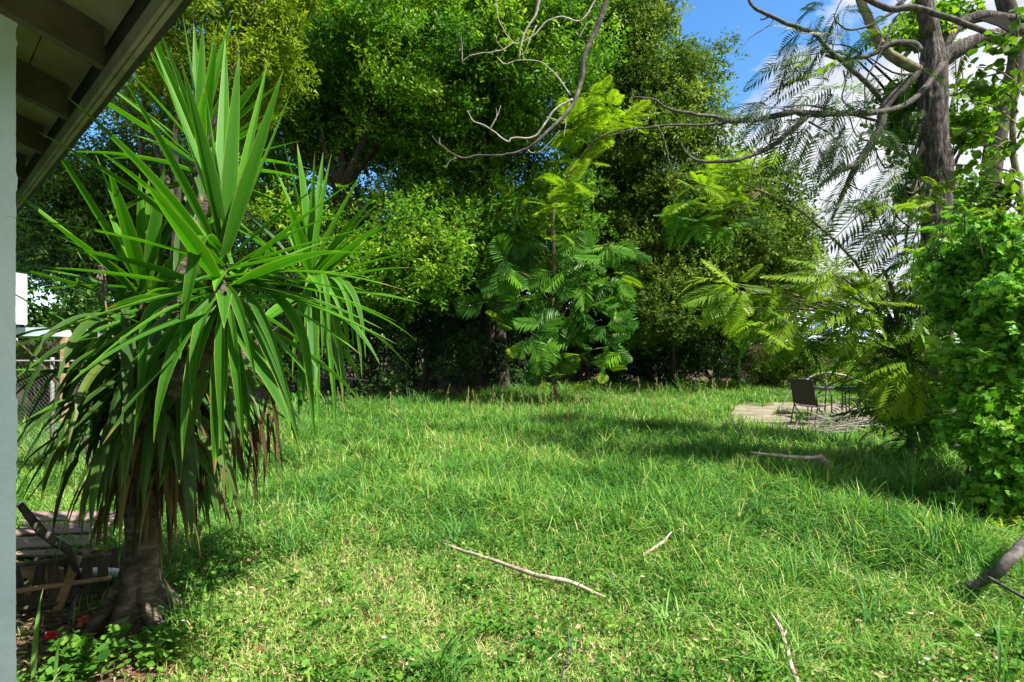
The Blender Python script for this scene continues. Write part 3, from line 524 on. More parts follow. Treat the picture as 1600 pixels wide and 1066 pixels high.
def head(mb, old, C, n, ln, lo=-70, v0=.55, up_n=0, drop=1.0, az_c=None, axis=(0, 0), t0=0.0):
    for i_ in range(n):
        t_ = t0+(1-t0)*(i_+.5)/n; el = 86+(lo-86)*t_**1.05+rng.normal(0, 5); az = i_*2.39996+rng.normal(0, .12)
        if az_c is not None: az = az_c+rng.normal(0, .9)
        b_ = np.array(C)-UP*.28*t_-np.array([axis[0], axis[1], 0])*.2*t_+np.array([math.cos(az), math.sin(az), 0])*.03
        l_ = ln*rng.uniform(.82, 1.08)*(1-.35*max(0, .12-t_)/.12); g_ = (.06+.42*t_**2)*drop*rng.uniform(.5, 1.5)
        kk_ = rng.integers(2, 7) if (t_ > .45 and rng.random() < .22) else None
        tgt = old if t_ > .72 and rng.random() < .5 else mb
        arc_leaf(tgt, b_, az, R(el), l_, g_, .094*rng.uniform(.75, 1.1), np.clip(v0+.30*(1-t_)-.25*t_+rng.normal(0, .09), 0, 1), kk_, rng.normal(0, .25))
yx = gd(215, 3.35); yucca = thing('yucca_tree', 'large spiky yucca tree with long drooping sword leaves beside the house', 'yucca', yx)
H = {'a': at(350, 412, 2.55), 'b': at(312, 225, 3.45), 'c': at(488, 415, 3.55), 'd': at(228, 440, 3.35), 'e': at(205, 560, 3.5), 'f': at(330, 560, 3.5)}
b = MB(); sw = at(215, 700, 3.35)
b.tube([yx+[0, 0, -.12], yx+[0, 0, .03], yx+[.01, 0, .16], yx+[.02, 0, .35], yx+[.03, 0, .62], sw], [.22, .19, .135, .105, .09, .085], 30, 8, ridge=.26)
for k_ in range(7):                             # root flare
    a_ = k_*.9+.3; b.tube([yx+[.08*math.cos(a_), .08*math.sin(a_), .22], yx+[.2*math.cos(a_), .2*math.sin(a_), .06], yx+[.30*math.cos(a_), .30*math.sin(a_), -.06]], [.06, .045, .02], 9, 5, ridge=.15, wob=.01)
for k_, r_ in (('a', .055), ('b', .06), ('c', .05), ('d', .05), ('e', .045), ('f', .045)):
    c_ = H[k_]; b.tube([sw-[0, 0, .12], sw*.6+c_*.4+[0, 0, -.05], c_-[0, 0, .3], c_+[0, 0, -.05]], [.085, r_*1.2, r_, .03], 10, 5, ridge=.12)
b.build('trunk', M['yuccabark'], yucca, smooth=True)
old = MB(); 
# front head
A = MB(); C = H['a']
for px, py, d, bd, wd in [(374, 84, 2.92, .02, .085), (443, 108, 2.85, -.03, .085), (456, 140, 3.2, -.06, .07), (318, 118, 2.95, .02, .08), (352, 60, 3.3, 0, .075), (283, 96, 2.75, .05, .08), (420, 90, 3.3, 0, .06),
                          (240, 72, 3.1, .05, .07), (103, 150, 2.48, .10, .065), (57, 205, 2.5, .09, .062), (2, 337, 2.33, .05, .062), (150, 232, 2.8, .07, .06), (190, 118, 2.9, .06, .065),
                          (597, 350, 2.9, .02, .06), (602, 395, 2.8, .06, .062), (634, 454, 2.7, .11, .062), (620, 503, 2.6, .10, .06), (597, 514, 2.55, .08, .065), (620, 538, 2.55, .06, .062), (566, 556, 2.8, .12, .055),
                          (579, 434, 3.1, .10, .05), (558, 462, 3.2, .12, .05), (540, 330, 3.1, .06, .065), (500, 290, 3.2, .04, .06), (46, 531, 2.5, .05, .07), (110, 600, 2.6, .14, .06)]:
    leaf_to(A, C+rng.normal(0, .012, 3)-UP*.02*max(0, (py-250)/60), at(px, py, (d-.45)*(1 if px > 200 else .87)), bd, .85*wd*(1.28 if py < 145 and px > 270 else 1.12), np.clip(rng.normal(.62 if py < 250 else .5, .1), 0, 1), tw=rng.normal(0, .2))
for base_, tip_, wd in [((345, 455), (240, 692), .085), ((350, 470), (352, 738), .085), ((356, 448), (402, 604), .06), ((372, 468), (470, 706), .075), ((335, 470), (300, 640), .07), ((360, 480), (385, 735), .07), ((345, 480), (215, 640), .08), ((378, 450), (455, 640), .06), ((340, 480), (285, 720), .08)]:
    p0, p1 = at(*base_, 2.49), at(*tip_, 2.30); c_ = (p0+p1)/2+np.array([(p1-p0)[0]*.25, -.10, .12]); strip(A, bez(p0, c_, p1, 11), wd*.86, np.array([rng.normal(0, .25), -1, .25]), rng.uniform(.25, .5), tw=rng.normal(0, .3))
# leaves that snap over and hang
for pts_, wd in [([(348, 400, 2.55), (325, 368, 2.42), (312, 372, 2.35), (300, 430, 2.31), (288, 490, 2.31), (281, 542, 2.33)], .09),
                 ([(350, 420, 2.57), (300, 440, 2.42), (245, 480, 2.32), (228, 500, 2.29), (222, 600, 2.29), (208, 695, 2.32)], .085),
                 ([(360, 420, 2.57), (430, 455, 2.42), (470, 510, 2.37), (482, 560, 2.37), (488, 640, 2.37), (492, 690, 2.37)], .06)]:
    P_ = np.array([at(*p_) for p_ in pts_]); t0 = np.linspace(0, 1, len(P_)); tt = np.linspace(0, 1, 15); P_ = np.stack([np.interp(tt, t0, P_[:, k_]) for k_ in range(3)], 1); P_[1:-1] = (P_[:-2]+P_[1:-1]*2+P_[2:])/4
    strip(A, P_, wd*.86, np.array([0, -.9, .5]), .45)
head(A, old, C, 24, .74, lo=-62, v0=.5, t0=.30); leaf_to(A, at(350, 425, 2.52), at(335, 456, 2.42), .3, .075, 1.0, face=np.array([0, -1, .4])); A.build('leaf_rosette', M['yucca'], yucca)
B_ = MB()
for px, py, d, wd in [(285, 22, 3.4, .08), (247, 42, 3.3, .075), (303, 38, 3.6, .06), (317, 36, 3.35, .07), (340, 32, 3.5, .08), (364, 22, 3.4, .075), (384, 80, 3.5, .07), (226, 66, 3.25, .07), (195, 105, 3.3, .07), (440, 128, 3.5, .07), (452, 172, 3.5, .065), (160, 160, 3.4, .06), (470, 220, 3.6, .055), (180, 140, 3.5, .06)]:
    leaf_to(B_, H['b']-UP*max(0, (py-60)/900), at(px, py, d), .03, wd, np.clip(rng.normal(.6, .1), 0, 1), tw=rng.normal(0, .25))
head(B_, old, H['b'], 26, .72, lo=-55, v0=.5, t0=.2); B_.build('leaf_rosette', M['yucca'], yucca)
C_ = MB()
for px, py, d, wd in [(441, 214, 3.5, .065), (464, 222, 3.6, .065), (492, 236, 3.6, .06), (505, 238, 3.7, .06), (518, 240, 3.5, .07), (568, 266, 3.5, .06), (597, 295, 3.5, .055), (597, 312, 3.6, .055), (592, 331, 3.4, .055), (584, 347, 3.6, .05), (602, 364, 3.4, .055), (630, 396, 3.4, .055), (562, 380, 3.4, .055), (425, 250, 3.6, .05)]:
    leaf_to(C_, H['c']-UP*max(0, (py-230)/1500), at(px, py, d), .03, wd*1.1, np.clip(rng.normal(.62, .1), 0, 1), tw=rng.normal(0, .25))
for px, py in [(500, 560), (520, 600), (541, 640), (562, 590), (480, 600), (555, 545), (530, 690), (510, 530), (490, 690), (575, 560), (460, 600), (545, 580)]:
    p0 = H['c']+[rng.uniform(-.02, .12), -.05, -.08]; p1 = at(px+rng.normal(0, 4), py, 3.35); c_ = p0*.45+p1*.55+[(p1-p0)[0]*.35, -.05, .28]; strip(C_, bez(p0, c_, p1, 12), .052, np.array([.2, -.9, .5]), rng.uniform(.4, .75), tw=rng.normal(0, .4))
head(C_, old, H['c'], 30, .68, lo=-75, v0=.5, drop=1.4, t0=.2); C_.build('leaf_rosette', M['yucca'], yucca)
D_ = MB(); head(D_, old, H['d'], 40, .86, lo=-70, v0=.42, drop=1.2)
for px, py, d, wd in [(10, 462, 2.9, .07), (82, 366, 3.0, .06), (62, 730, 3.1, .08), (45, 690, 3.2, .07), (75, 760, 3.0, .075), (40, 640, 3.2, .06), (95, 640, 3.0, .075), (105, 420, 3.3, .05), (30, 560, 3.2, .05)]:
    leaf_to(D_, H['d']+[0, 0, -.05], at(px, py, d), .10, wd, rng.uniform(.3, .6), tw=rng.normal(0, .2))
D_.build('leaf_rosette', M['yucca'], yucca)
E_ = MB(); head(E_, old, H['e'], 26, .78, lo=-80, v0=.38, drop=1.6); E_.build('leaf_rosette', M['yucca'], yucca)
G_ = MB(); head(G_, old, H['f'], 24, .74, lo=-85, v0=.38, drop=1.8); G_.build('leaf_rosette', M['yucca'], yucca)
# skirt: older green leaves hanging, then brown ones against the stem
for _ in range(150):
    az = rng.uniform(0, 6.28); zt = rng.uniform(1.15, 1.85); r_ = rng.uniform(.05, .22); u = (zt-1.15)/.7; cx = yx[0]+.10+.55*u*rng.uniform(-.2, 1); cy = 3.3-.15*u
    b_ = np.array([cx+r_*math.cos(az), cy+r_*math.sin(az), zt]); arc_leaf(old, b_, az, R(rng.uniform(-60, 15)), rng.uniform(.55, .85), rng.uniform(1.0, 2.6), rng.uniform(.05, .08), np.clip(rng.beta(1.6, 3.0), 0, 1), tw=rng.normal(0, .6))
old.build('hanging_leaves', M['yuccaold'], yucca)
dd = MB()
for _ in range(170):
    az = rng.uniform(0, 6.28); zt = rng.uniform(.85, 1.5); r_ = rng.uniform(.09, .15); b_ = np.array([yx[0]+.05+.12*zt*rng.uniform(0, 1.4)+r_*math.cos(az), 3.35+r_*math.sin(az), zt])
    arc_leaf(dd, b_, az, R(rng.uniform(-85, -35)), rng.uniform(.30, .62), rng.uniform(1.0, 3.0), rng.uniform(.018, .05), rng.random(), tw=rng.normal(0, 1.2))
for _ in range(46):                             # right hand fringe of dry tips
    b_ = at(rng.uniform(300, 430), rng.uniform(600, 680), rng.uniform(3.2, 3.5)); arc_leaf(dd, b_, rng.uniform(0, 6.28), R(-70), rng.uniform(.3, .5), 2.5, rng.uniform(.012, .035), rng.uniform(0, .6), tw=rng.normal(0, 1))
dd.build('dead_leaves', M['deadleaf'], yucca)
b = MB(); p0 = at(232, 640, 3.3); b.tube([p0, at(180, 540, 3.2), at(160, 440, 3.15), at(162, 405, 3.12)], [.008, .006, .005, .003], 6, 4)
for _ in range(60): b.inst(NARROW, LEAF_F, (at(160, 440, 3.15)+rng.normal(0, .012, 3)+UP*rng.uniform(-.08, .1))[None], rng.normal(size=(1, 3))*[.5, .5, 1], rng.normal(size=(1, 3)), .05, .3)
b.build('dried_flower_stalk', M['redstalk'] if 'redstalk' in M else M['corrug'], yucca)

# ---------------------------------------------------------------- feathery (doubly divided) leaves
def frond_T(droop, n=17, ln=1.0, wd=.30, seed=0, wq=.019):
    r2 = np.random.default_rng(seed); V = []; Fq = []; t_ = np.linspace(0, 1, 9); z_ = -droop*t_**2; y_ = t_*ln*(1-.25*droop*t_)
    for k_ in range(8):
        i0 = len(V); V += [[-.006, y_[k_], z_[k_]], [.006, y_[k_], z_[k_]], [.005, y_[k_+1], z_[k_+1]], [-.005, y_[k_+1], z_[k_+1]]]; Fq.append([i0, i0+1, i0+2, i0+3])
    for k_ in range(n):
        u = .16+.84*(k_+.5)/n; l_ = wd*(math.sin(math.pi*min(1, .16+.86*u))**.7+.12); yy = np.interp(u, t_, y_); zz = np.interp(u, t_, z_)
        for s_ in (-1, 1):
            a_ = R(62-22*u)+r2.normal(0, .05); dx, dy = math.sin(a_)*s_, math.cos(a_); dz = -.22+r2.normal(0, .05); w2 = wq; i0 = len(V)
            V += [[0, yy, zz], [dx*l_*.5-dy*w2*s_, yy+dy*l_*.5+abs(dx)*w2, zz+.02+dz*l_*.35], [dx*l_, yy+dy*l_, zz+dz*l_], [dx*l_*.5+dy*w2*s_, yy+dy*l_*.5-abs(dx)*w2, zz+.02+dz*l_*.35]]; Fq.append([i0, i0+1, i0+2, i0+3])
    return np.array(V), [Fq]
FT = [frond_T(dr, 16, 1, .30, i_, wq=.024) for i_, dr in enumerate((.1, .25, .42, .62))]; FTH = [frond_T(dr, 15, 1, .27, i_+9, .017) for i_, dr in enumerate((.15, .35, .6))]
def fronds(mb, C, n, ln, hang=0.0, v=.5, az0=None, az_s=1.0, el=(-.2, .8), T=FT, tilt=.25):
    for _ in range(n):
        az = rng.uniform(0, 6.28) if az0 is None else az0+rng.normal(0, az_s); e_ = rng.uniform(*el)-hang; a_ = np.array([math.cos(az)*math.cos(e_), math.sin(az)*math.cos(e_), math.sin(e_)])
        t_ = T[rng.integers(len(T))]; nn = UP+np.array([math.cos(az), math.sin(az), 0])*hang*.8+rng.normal(0, tilt, 3)
        mb.inst(t_[0], t_[1], (np.array(C)+rng.normal(0, .03, 3))[None], a_[None], nn[None], ln*rng.uniform(.7, 1.15), np.clip(v+rng.normal(0, .16), 0, 1))
FTB = [frond_T(dr, 12, 1, .46, i_+20, wq=.040) for i_, dr in enumerate((.08, .2, .35))]
def frond_px(mb, p0, p1, d, T=None, v=.5, face=(0, -.75, .6)):
    a_, c_ = at(p0[0], p0[1], d), at(p1[0], p1[1], d-.15); t_ = (T or FT)[rng.integers(2)]; l_ = np.linalg.norm(c_-a_); mb.inst(t_[0], t_[1], a_[None], (c_-a_)[None], (np.array(face)+rng.normal(0, .12, 3))[None], l_*1.05, v)
# feathery sapling in the middle
sap = thing('feathery_sapling', 'tall feathery-leaved sapling in front of the dark oaks, its bright top arching right', 'tree', gd(868, 16))
st = [(868, 640, 16), (862, 520, 15.9), (866, 420, 15.8), (864, 330, 15.4), (885, 282, 15), (904, 251, 14.8), (929, 220, 14.5), (960, 205, 14.4), (985, 200, 14.4)]
b = MB(); b.tube([at(*p_) for p_ in st], [.08, .07, .05, .045, .03, .025, .016], 7, 4); nodes = []
for px, py, r_ in [(820, 395, 0), (900, 380, 0), (800, 360, 0), (935, 400, 0), (850, 460, 0), (910, 470, 0), (830, 520, 0), (890, 530, 0), (940, 500, 0), (790, 420, 0), (860, 560, 0), (960, 540, 0), (925, 440, 0), (870, 350, 0), (850, 410, 0), (950, 450, 0), (815, 460, 0), (960, 380, 0), (780, 460, 0), (880, 430, 0)]:
    c_ = at(px, py, 15.6+rng.normal(0, .5)); nodes.append(c_); b.tube([at(864, min(600, py+60), 15.9), (c_+at(864, py+20, 15.9))/2+[0, 0, -.05], c_], [.025, .018, .01], 5, 3)
b.build('trunk', M['olivebark'], sap, smooth=True); g = MB()
for c_ in nodes:
    for _ in range(9):
        an_ = rng.normal(-1.57, 1.35); a_ = np.array([math.cos(an_), rng.normal(-.1, .4), math.sin(an_)*.8]); t_ = FTB[rng.integers(3)]
        g.inst(t_[0], t_[1], (c_+rng.normal(0, .16, 3))[None], a_[None], (np.array([0, -.7, .75])+rng.normal(0, .4, 3))[None], rng.uniform(.45, .95), np.clip(rng.normal(.42, .2), 0, 1))
g.build('foliage', M['frond'], sap); g = MB()
for px, py, k_ in [(864, 330, 5), (885, 282, 7), (904, 251, 8), (890, 300, 5), (900, 200, 7), (930, 180, 10), (950, 170, 11), (925, 150, 9), (965, 190, 7), (910, 225, 6), (940, 205, 6)]:
    fronds(g, at(px, py, 14.3+rng.normal(0, .3)), k_, .86, hang=.15, v=.55, el=(-.3, .9))
for px, py in [(800, 540), (850, 590), (880, 500), (905, 555), (945, 585), (770, 500), (880, 370), (960, 430)]: fronds(g, at(px, py, 15.0), 3, .7, hang=.2, v=.4)
g.build('new_growth', M['frondlime'], sap)

# ---------------------------------------------------------------- dead tree on the right
tk = thing('dead_tree', 'big grey dead tree with furrowed trunk and bare branches reaching left', 'tree', gd(1468, 8.2))
D0 = 8.0
def tp(l, d0=None): return [at(p_[0], p_[1], (p_[2] if len(p_) > 2 else d0)) for p_ in l]
b = MB(); b0 = gd(1470, 8.2)
b.tube([b0-[0, 0, .1], b0+[0, 0, .1]]+tp([(1468, 620), (1462, 480), (1462, 360), (1466, 275), (1459, 215), (1457, 155), (1458, 110), (1456, 70), (1450, 20), (1440, -40)], 8.0), [.30, .23, .20, .185, .18, .175, .175, .185, .19, .165, .12, .10, .08], 54, 14, ridge=.17)
b.build('trunk', M['bark'], tk, smooth=True)
def br(l, r, nm='branch', mat='greybranch', d0=D0, k=9, wob=.012, ridge=.07, parent=None):
    b_ = MB(); b_.tube(tp(l, d0), np.array(r)*.8, k, 6, wob=wob, seed=len(l)*3.1+l[0][0], ridge=ridge); return b_.build(nm, M[mat], parent or tk, smooth=True)
M['shard'] = solid_mat('rotten_bark', [(.008, .006, .005), (.02, .016, .013)], (20, 20, 20), .95, .4)
br([(1456, 108), (1490, 82), (1531, 62), (1600, 46), (1680, 30)], [.15, .14, .12, .10, .09], k=24, ridge=.11, mat='bark')
br([(1456, 100), (1474, 70), (1500, 38), (1540, 26), (1600, 30), (1660, 10)], [.10, .11, .10, .08, .07], k=18, ridge=.14, mat='bark', d0=8.1)
br([(1452, 118), (1414, 100), (1380, 76), (1356, 27), (1342, -10), (1330, -60)], [.09, .085, .08, .07, .06], mat='olivebark', k=14)
br([(1450, 98), (1411, 137), (1383, 165), (1373, 206), (1346, 247), (1318, 299), (1300, 345)], [.09, .08, .075, .07, .06, .04, .02], k=14)
br([(1346, 250), (1325, 262), (1304, 272), (1280, 292)], [.055, .05, .035, .03])
br([(1473, 100, 7.8), (1435, 148, 7.7), (1394, 172, 7.6), (1335, 177, 7.5), (1263, 179, 7.3), (1236, 175, 7.2), (1181, 187, 7.1), (1136, 189, 7), (1120, 182, 7), (1090, 181, 6.9), (1050, 172, 6.9), (1020, 156, 6.8), (990, 152, 6.8), (986, 140, 6.8)], [.05, .05, .05, .048, .055, .045, .042, .036, .03, .025, .02, .015, .01, .006])
br([(1263, 180, 7.3), (1235, 205, 7.2), (1208, 227, 7.1), (1163, 247, 7), (1130, 252, 7), (1091, 251, 7), (1071, 237, 7), (1061, 215, 7)], [.05, .045, .04, .03, .026, .022, .016, .008])
br([(1136, 192, 7), (1090, 196, 6.9), (1030, 197, 6.8), (985, 203, 6.8), (950, 214, 6.8)], [.02, .017, .014, .012, .007])
br([(1028, 198, 6.8), (1040, 225, 6.8), (1046, 255, 6.8), (1062, 280, 6.8)], [.012, .011, .009, .005])
br([(1375, 152), (1342, 117), (1304, 86), (1270, 52), (1236, 40), (1201, 24), (1177, 10), (1168, -10)], [.045, .04, .036, .034, .03, .03, .025, .02], d0=7.4)
br([(1201, 26), (1192, 32), (1188, 30)], [.018, .012, .006], d0=7.4, k=6)
br([(1436, 80), (1428, 70), (1394, 69), (1352, 89), (1311, 91), (1290, 86)], [.07, .065, .05, .04, .035, .03], d0=7.7)
br([(1560, 55), (1540, 50), (1480, 27), (1428, 12), (1397, 15), (1359, 0), (1320, -20)], [.04, .045, .045, .05, .05, .045, .04], d0=7.4)
br([(1397, 18), (1359, 41), (1325, 46), (1310, 36), (1304, 24), (1318, -8)], [.025, .02, .016, .012, .01, .006], d0=7.4)
br([(1392, 40), (1387, 60), (1370, 93), (1352, 127), (1351, 170)], [.018, .018, .016, .014, .008], d0=7.4)
br([(1318, 110), (1320, 130), (1316, 155), (1335, 172)], [.014, .012, .012, .012], d0=7.3)
br([(1400, 12), (1430, -20), (1460, -60)], [.035, .04, .05], d0=7.5)
br([(1263, 190), (1300, 212), (1320, 235), (1324, 262)], [.016, .014, .012, .008], d0=7.3)
# bare crown of twigs that arches over the top of the view and hangs in the middle
top = [(1452, 60, 8), (1400, -170, 7.5), (1200, -320, 7), (1020, -220, 6.4), (960, -70, 6.1), (947, 0, 6), (929, 53, 6), (913, 90, 6), (907, 133, 6), (888, 173, 5.9), (848, 214, 5.8), (823, 232, 5.8), (780, 243, 5.8), (749, 243, 5.8), (718, 248, 5.8), (690, 229, 5.8), (675, 212, 5.8)]
br(top, [.13, .10, .075, .055, .045, .04, .036, .034, .03, .026, .02, .015, .013, .012, .011, .008, .005], mat='greybranch')
tw_ = [([(895, 155), (867, 173), (848, 201), (833, 215), (799, 215), (792, 221), (765, 201), (740, 189), (730, 172)], .016), ([(766, 201), (774, 186), (783, 165)], .008), ([(775, 188), (777, 176), (776, 168)], .005),
       ([(891, 149), (867, 115), (845, 98), (811, 94), (789, 99), (777, 87)], .010), ([(935, -10), (929, 3), (907, 34), (879, 26), (854, 34), (836, 53), (817, 65), (802, 67), (783, 40), (773, -6)], .013),
       ([(802, 67), (786, 77), (752, 84), (735, 88), (721, 97)], .010), ([(722, 96), (723, 80), (721, 60)], .006), ([(786, 77), (777, 66), (776, 58)], .005), ([(838, 40), (828, 62), (822, 78), (812, 88)], .008),
       ([(860, -60), (842, 0), (836, 25), (820, 53), (811, 92)], .022), ([(947, 0), (900, -40), (850, -70)], .03), ([(789, 99), (783, 96), (779, 90)], .005), ([(690, 229), (687, 220), (688, 214)], .005), ([(823, 232), (830, 240), (846, 236), (875, 205)], .008),
       ([(713, 247), (702, 252), (695, 262)], .004), ([(905, 60), (915, 40), (925, 30)], .006), ([(880, 182), (883, 195), (880, 214)], .009)]
for l, r_ in tw_: br(l, [r_, r_*.8, r_*.6, r_*.35], nm='twig', mat='twig', d0=5.9, k=6, wob=.01, ridge=0)
LN = [[(1375, 152), (1342, 117), (1304, 86), (1270, 52), (1236, 40), (1201, 24)], [(1394, 172), (1335, 177), (1263, 179), (1236, 175), (1181, 187)], [(1373, 206), (1346, 247), (1318, 299)], [(1428, 70), (1394, 69), (1352, 89), (1311, 91)], [(1480, 27), (1428, 12), (1397, 15)], [(1263, 180), (1208, 227), (1163, 247)]]
for _ in range(44):                              # small side twigs growing from the right-hand limbs
    ln_ = LN[_ % len(LN)]; i_ = rng.integers(len(ln_)-1); u_ = rng.random(); px = ln_[i_][0]*(1-u_)+ln_[i_+1][0]*u_; py = ln_[i_][1]*(1-u_)+ln_[i_+1][1]*u_; a_ = rng.uniform(0, 6.28); l_ = rng.uniform(20, 60); q_ = [(px, py)]
    for w_ in range(4): a_ += rng.normal(0, .45); q_.append((q_[-1][0]+l_*.3*math.cos(a_), q_[-1][1]+l_*.3*math.sin(a_)))
    br(q_, [.010, .008, .006, .003], nm='twig', d0=7.4, k=5, ridge=0)
for l in ([(1441, 218), (1436, 234), (1429, 256), (1446, 232)], [(1472, 262), (1482, 290), (1494, 300), (1490, 268)], [(1530, 30), (1560, 40), (1600, 62), (1570, 22)]):
    P_ = np.array(tp(l, 7.72)); b = MB(); b.add(np.r_[P_, P_+[0, .02, 0]], [[[0, 1, 2, 3], [7, 6, 5, 4], [0, 4, 5, 1], [1, 5, 6, 2], [2, 6, 7, 3], [3, 7, 4, 0]]]); b.build('loose_bark', M['shard'], tk)
# climbing plants on the dead tree
ivy = thing('climbing_vine', 'small-leaved green climber hanging on the dead tree trunk and its top limb', 'vine', gd(1490, 8.4)); g = MB(); q_ = MB()
crown(g, [pb(1420, 60, 35, 45, 8.5), pb(1400, 190, 38, 70, 8.7), pb(1500, 20, 50, 30, 8.6), pb(1440, 20, 40, 25, 8.6), pb(1500, 190, 25, 90, 8.5), pb(1420, 290, 30, 40, 8.6), pb(1500, 330, 40, 60, 8.5)], 9000, .075, clump=.25, T=WIDE, TF=WIDE_F)
for px in (1405, 1440, 1500, 1490): q_.tube(tp([(px, 420), (px-10, 300), (px+6, 180), (px, 60)], 8.5), .008, 5, 3)
q_.build('stems', M['olivebark'], ivy); g.build('foliage', M['oak'], ivy)

# second tree behind, with feathery crown seen against the sky
ft = thing('feathery_tree', 'feathery-leaved tree whose dark fronds hang against the cloud beside the dead tree', 'tree', gd(1545, 9.6))
b = MB(); b1 = gd(1560, 9.6); b.tube([b1]+tp([(1560, 500), (1545, 330), (1560, 200), (1590, 90), (1570, 0), (1540, -120)], 9.6), [.2, .17, .15, .14, .13, .12], 14, 6, ridge=.09)
g = MB(); gl = MB()
sk = [(1235, 60), (1260, 30), (1290, 60), (1215, 100), (1250, 110), (1290, 110), (1330, 100), (1225, 70), (1270, 80), (1240, 150), (1280, 150), (1320, 150), (1360, 130), (1300, 190), (1250, 200), (1330, 215), (1370, 200), (1345, 60), (1200, 180), (1165, 165), (1400, 230),
      (1310, 270), (1350, 290), (1385, 310), (1340, 340), (1375, 360), (1400, 120), (1290, 30), (1335, 320), (1300, 225), (1180, 190), (1350, 230), (1400, 180), (1420, 340), (1330, 370), (1360, 330), (1290, 330), (1240, 210), (1270, 240), (1210, 200), (1380, 250), (1410, 290), (1345, 180)]
for px, py in sk:
    d = rng.uniform(6.4, 8.2); c_ = at(px+25, py-12, d); fronds(g, c_, 3, .5, hang=rng.uniform(.2, 1.0), v=.3, az0=math.pi+rng.normal(0, .3), az_s=.7, el=(-.4, .4), T=FTH)
    fronds(g, c_, 1, .45, hang=.6, v=.3, T=FTH)
for _ in range(14):
    px, py = sk[rng.integers(len(sk))]; px2 = rng.uniform(1440, 1560); d = rng.uniform(7, 8); b.tube([at(px+25, py-12, d), at((px+px2)/2+rng.normal(0, 20), py+rng.uniform(-30, 60), d+.4), at(px2, rng.uniform(60, 300), 9.3)], [.007, .014, .03], 5, 4)
for p0, p1 in [((1268, 60), (1222, 18)), ((1280, 68), (1200, 82)), ((1282, 98), (1195, 122)), ((1275, 118), (1202, 140)), ((1222, 166), (1132, 172)), ((1205, 172), (1160, 226)), ((1235, 190), (1205, 262)), ((1262, 186), (1232, 262)), ((1300, 192), (1268, 268)), ((1330, 240), (1258, 282)), ((1345, 185), (1300, 262)),
               ((1360, 190), (1352, 262)), ((1330, 60), (1275, 28)), ((1345, 90), (1300, 70)), ((1398, 330), (1330, 395)), ((1400, 345), (1362, 420)), ((1380, 300), (1296, 372)), ((1360, 330), (1290, 300)), ((1310, 130), (1240, 150)), ((1330, 145), (1285, 205)), ((1420, 250), (1370, 300))]: frond_px(g, p0, p1, rng.uniform(6.8, 7.4), FTH, .3, face=(.1, -.6, .6))
b.build('trunk', M['barkdark'], ft, smooth=True); g.build('crown', M['frondpale'], ft)
for px, py, d, k_ in [(1290, 120, 7, 2), (1310, 130, 7, 2), (1395, 65, 8, 2), (1520, 60, 8, 2), (1270, 85, 7, 1), (1440, 300, 7, 4), (1400, 310, 7, 3), (1460, 340, 6.8, 4), (1350, 310, 7, 3), (1420, 270, 7, 3), (1380, 330, 7, 3), (1500, 340, 6.8, 3), (1530, 160, 8, 4), (1560, 180, 8, 4), (1590, 220, 7.6, 4)]: fronds(gl, at(px, py, d), k_, .5, hang=.2, v=.35)
gl.build('new_growth', M['frondlime'], ft)
# bright hanging spray in front of the olive tree: a long limb arches over from a stem beyond the patio edge
sp = thing('feathery_sapling', 'arched feathery sapling ending in a bright yellow-green spray below the curved bare branch', 'tree', gd(1410, 10.2))
b = MB(); g = MB(); g2 = MB(); b.tube([gd(1410, 10.2)]+tp([(1395, 560), (1350, 430), (1270, 345), (1190, 300), (1130, 275)], 10), [.05, .04, .03, .022, .015, .008], 7, 5, wob=.02)
for px, py in [(1090, 290), (1120, 270), (1150, 255), (1180, 265), (1075, 320), (1105, 310), (1140, 300), (1165, 285), (1190, 255), (1120, 330), (1150, 320)]: fronds(g, at(px, py, 9.9+rng.normal(0, .3)), 6, .60, hang=.2, v=.45)
for px, py in [(1065, 335), (1090, 350), (1060, 310), (1110, 345), (1140, 350)]: fronds(g2, at(px, py, 9.9), 6, .60, hang=.5, v=.6)
for px, py in [(1090, 290), (1180, 265), (1075, 320), (1190, 250), (1065, 335), (1110, 345)]: b.tube([at(1190, 300, 10), at((px+1190)/2, (py+300)/2+12, 10), at(px, py, 9.9)], [.012, .008, .005], 5, 3)
b.build('trunk', M['olivebark'], sp, smooth=True); g.build('crown', M['frondlime'], sp); g2.build('lower_leaves', M['frond'], sp)
# low feathery tree in front of the patio
lf = thing('feathery_tree', 'low spreading feathery-leaved tree overhanging the patio in front of the dead tree', 'tree', gd(1425, 7.6))
b = MB(); g = MB(); g2 = MB(); hub = at(1415, 560, 7.6)
b.tube([gd(1425, 7.6), gd(1425, 7.6)+[0, 0, .5], hub, at(1400, 470, 7.5), at(1380, 420, 7.4)], [.07, .06, .05, .035, .02], 9, 4, wob=.02)
lit = [(1115, 435, 6.8), (1135, 450, 6.8), (1150, 475, 6.7), (1180, 440, 7), (1165, 500, 6.7), (1210, 455, 7), (1260, 430, 7), (1290, 425, 7), (1330, 425, 7), (1350, 440, 7), (1385, 445, 7), (1230, 480, 7.2), (1300, 460, 7), (1360, 470, 7), (1420, 470, 6.9), (1270, 500, 7.2), (1440, 440, 6.9), (1330, 480, 6.9)]  # upper fronds meant as sunlit; the brighter leaf colour carries that light
for px, py, d in lit:
    c_ = at(px+22, py+6, d); b.tube([at(1405, 520, 7.5), at((px+1405)/2, (py+520)/2-12, d+.2), c_], [.02, .014, .006], 5, 4); fronds(g, c_, 4, .62, hang=.15, v=.4, az0=math.pi, az_s=1.5, el=(-.4, .45))
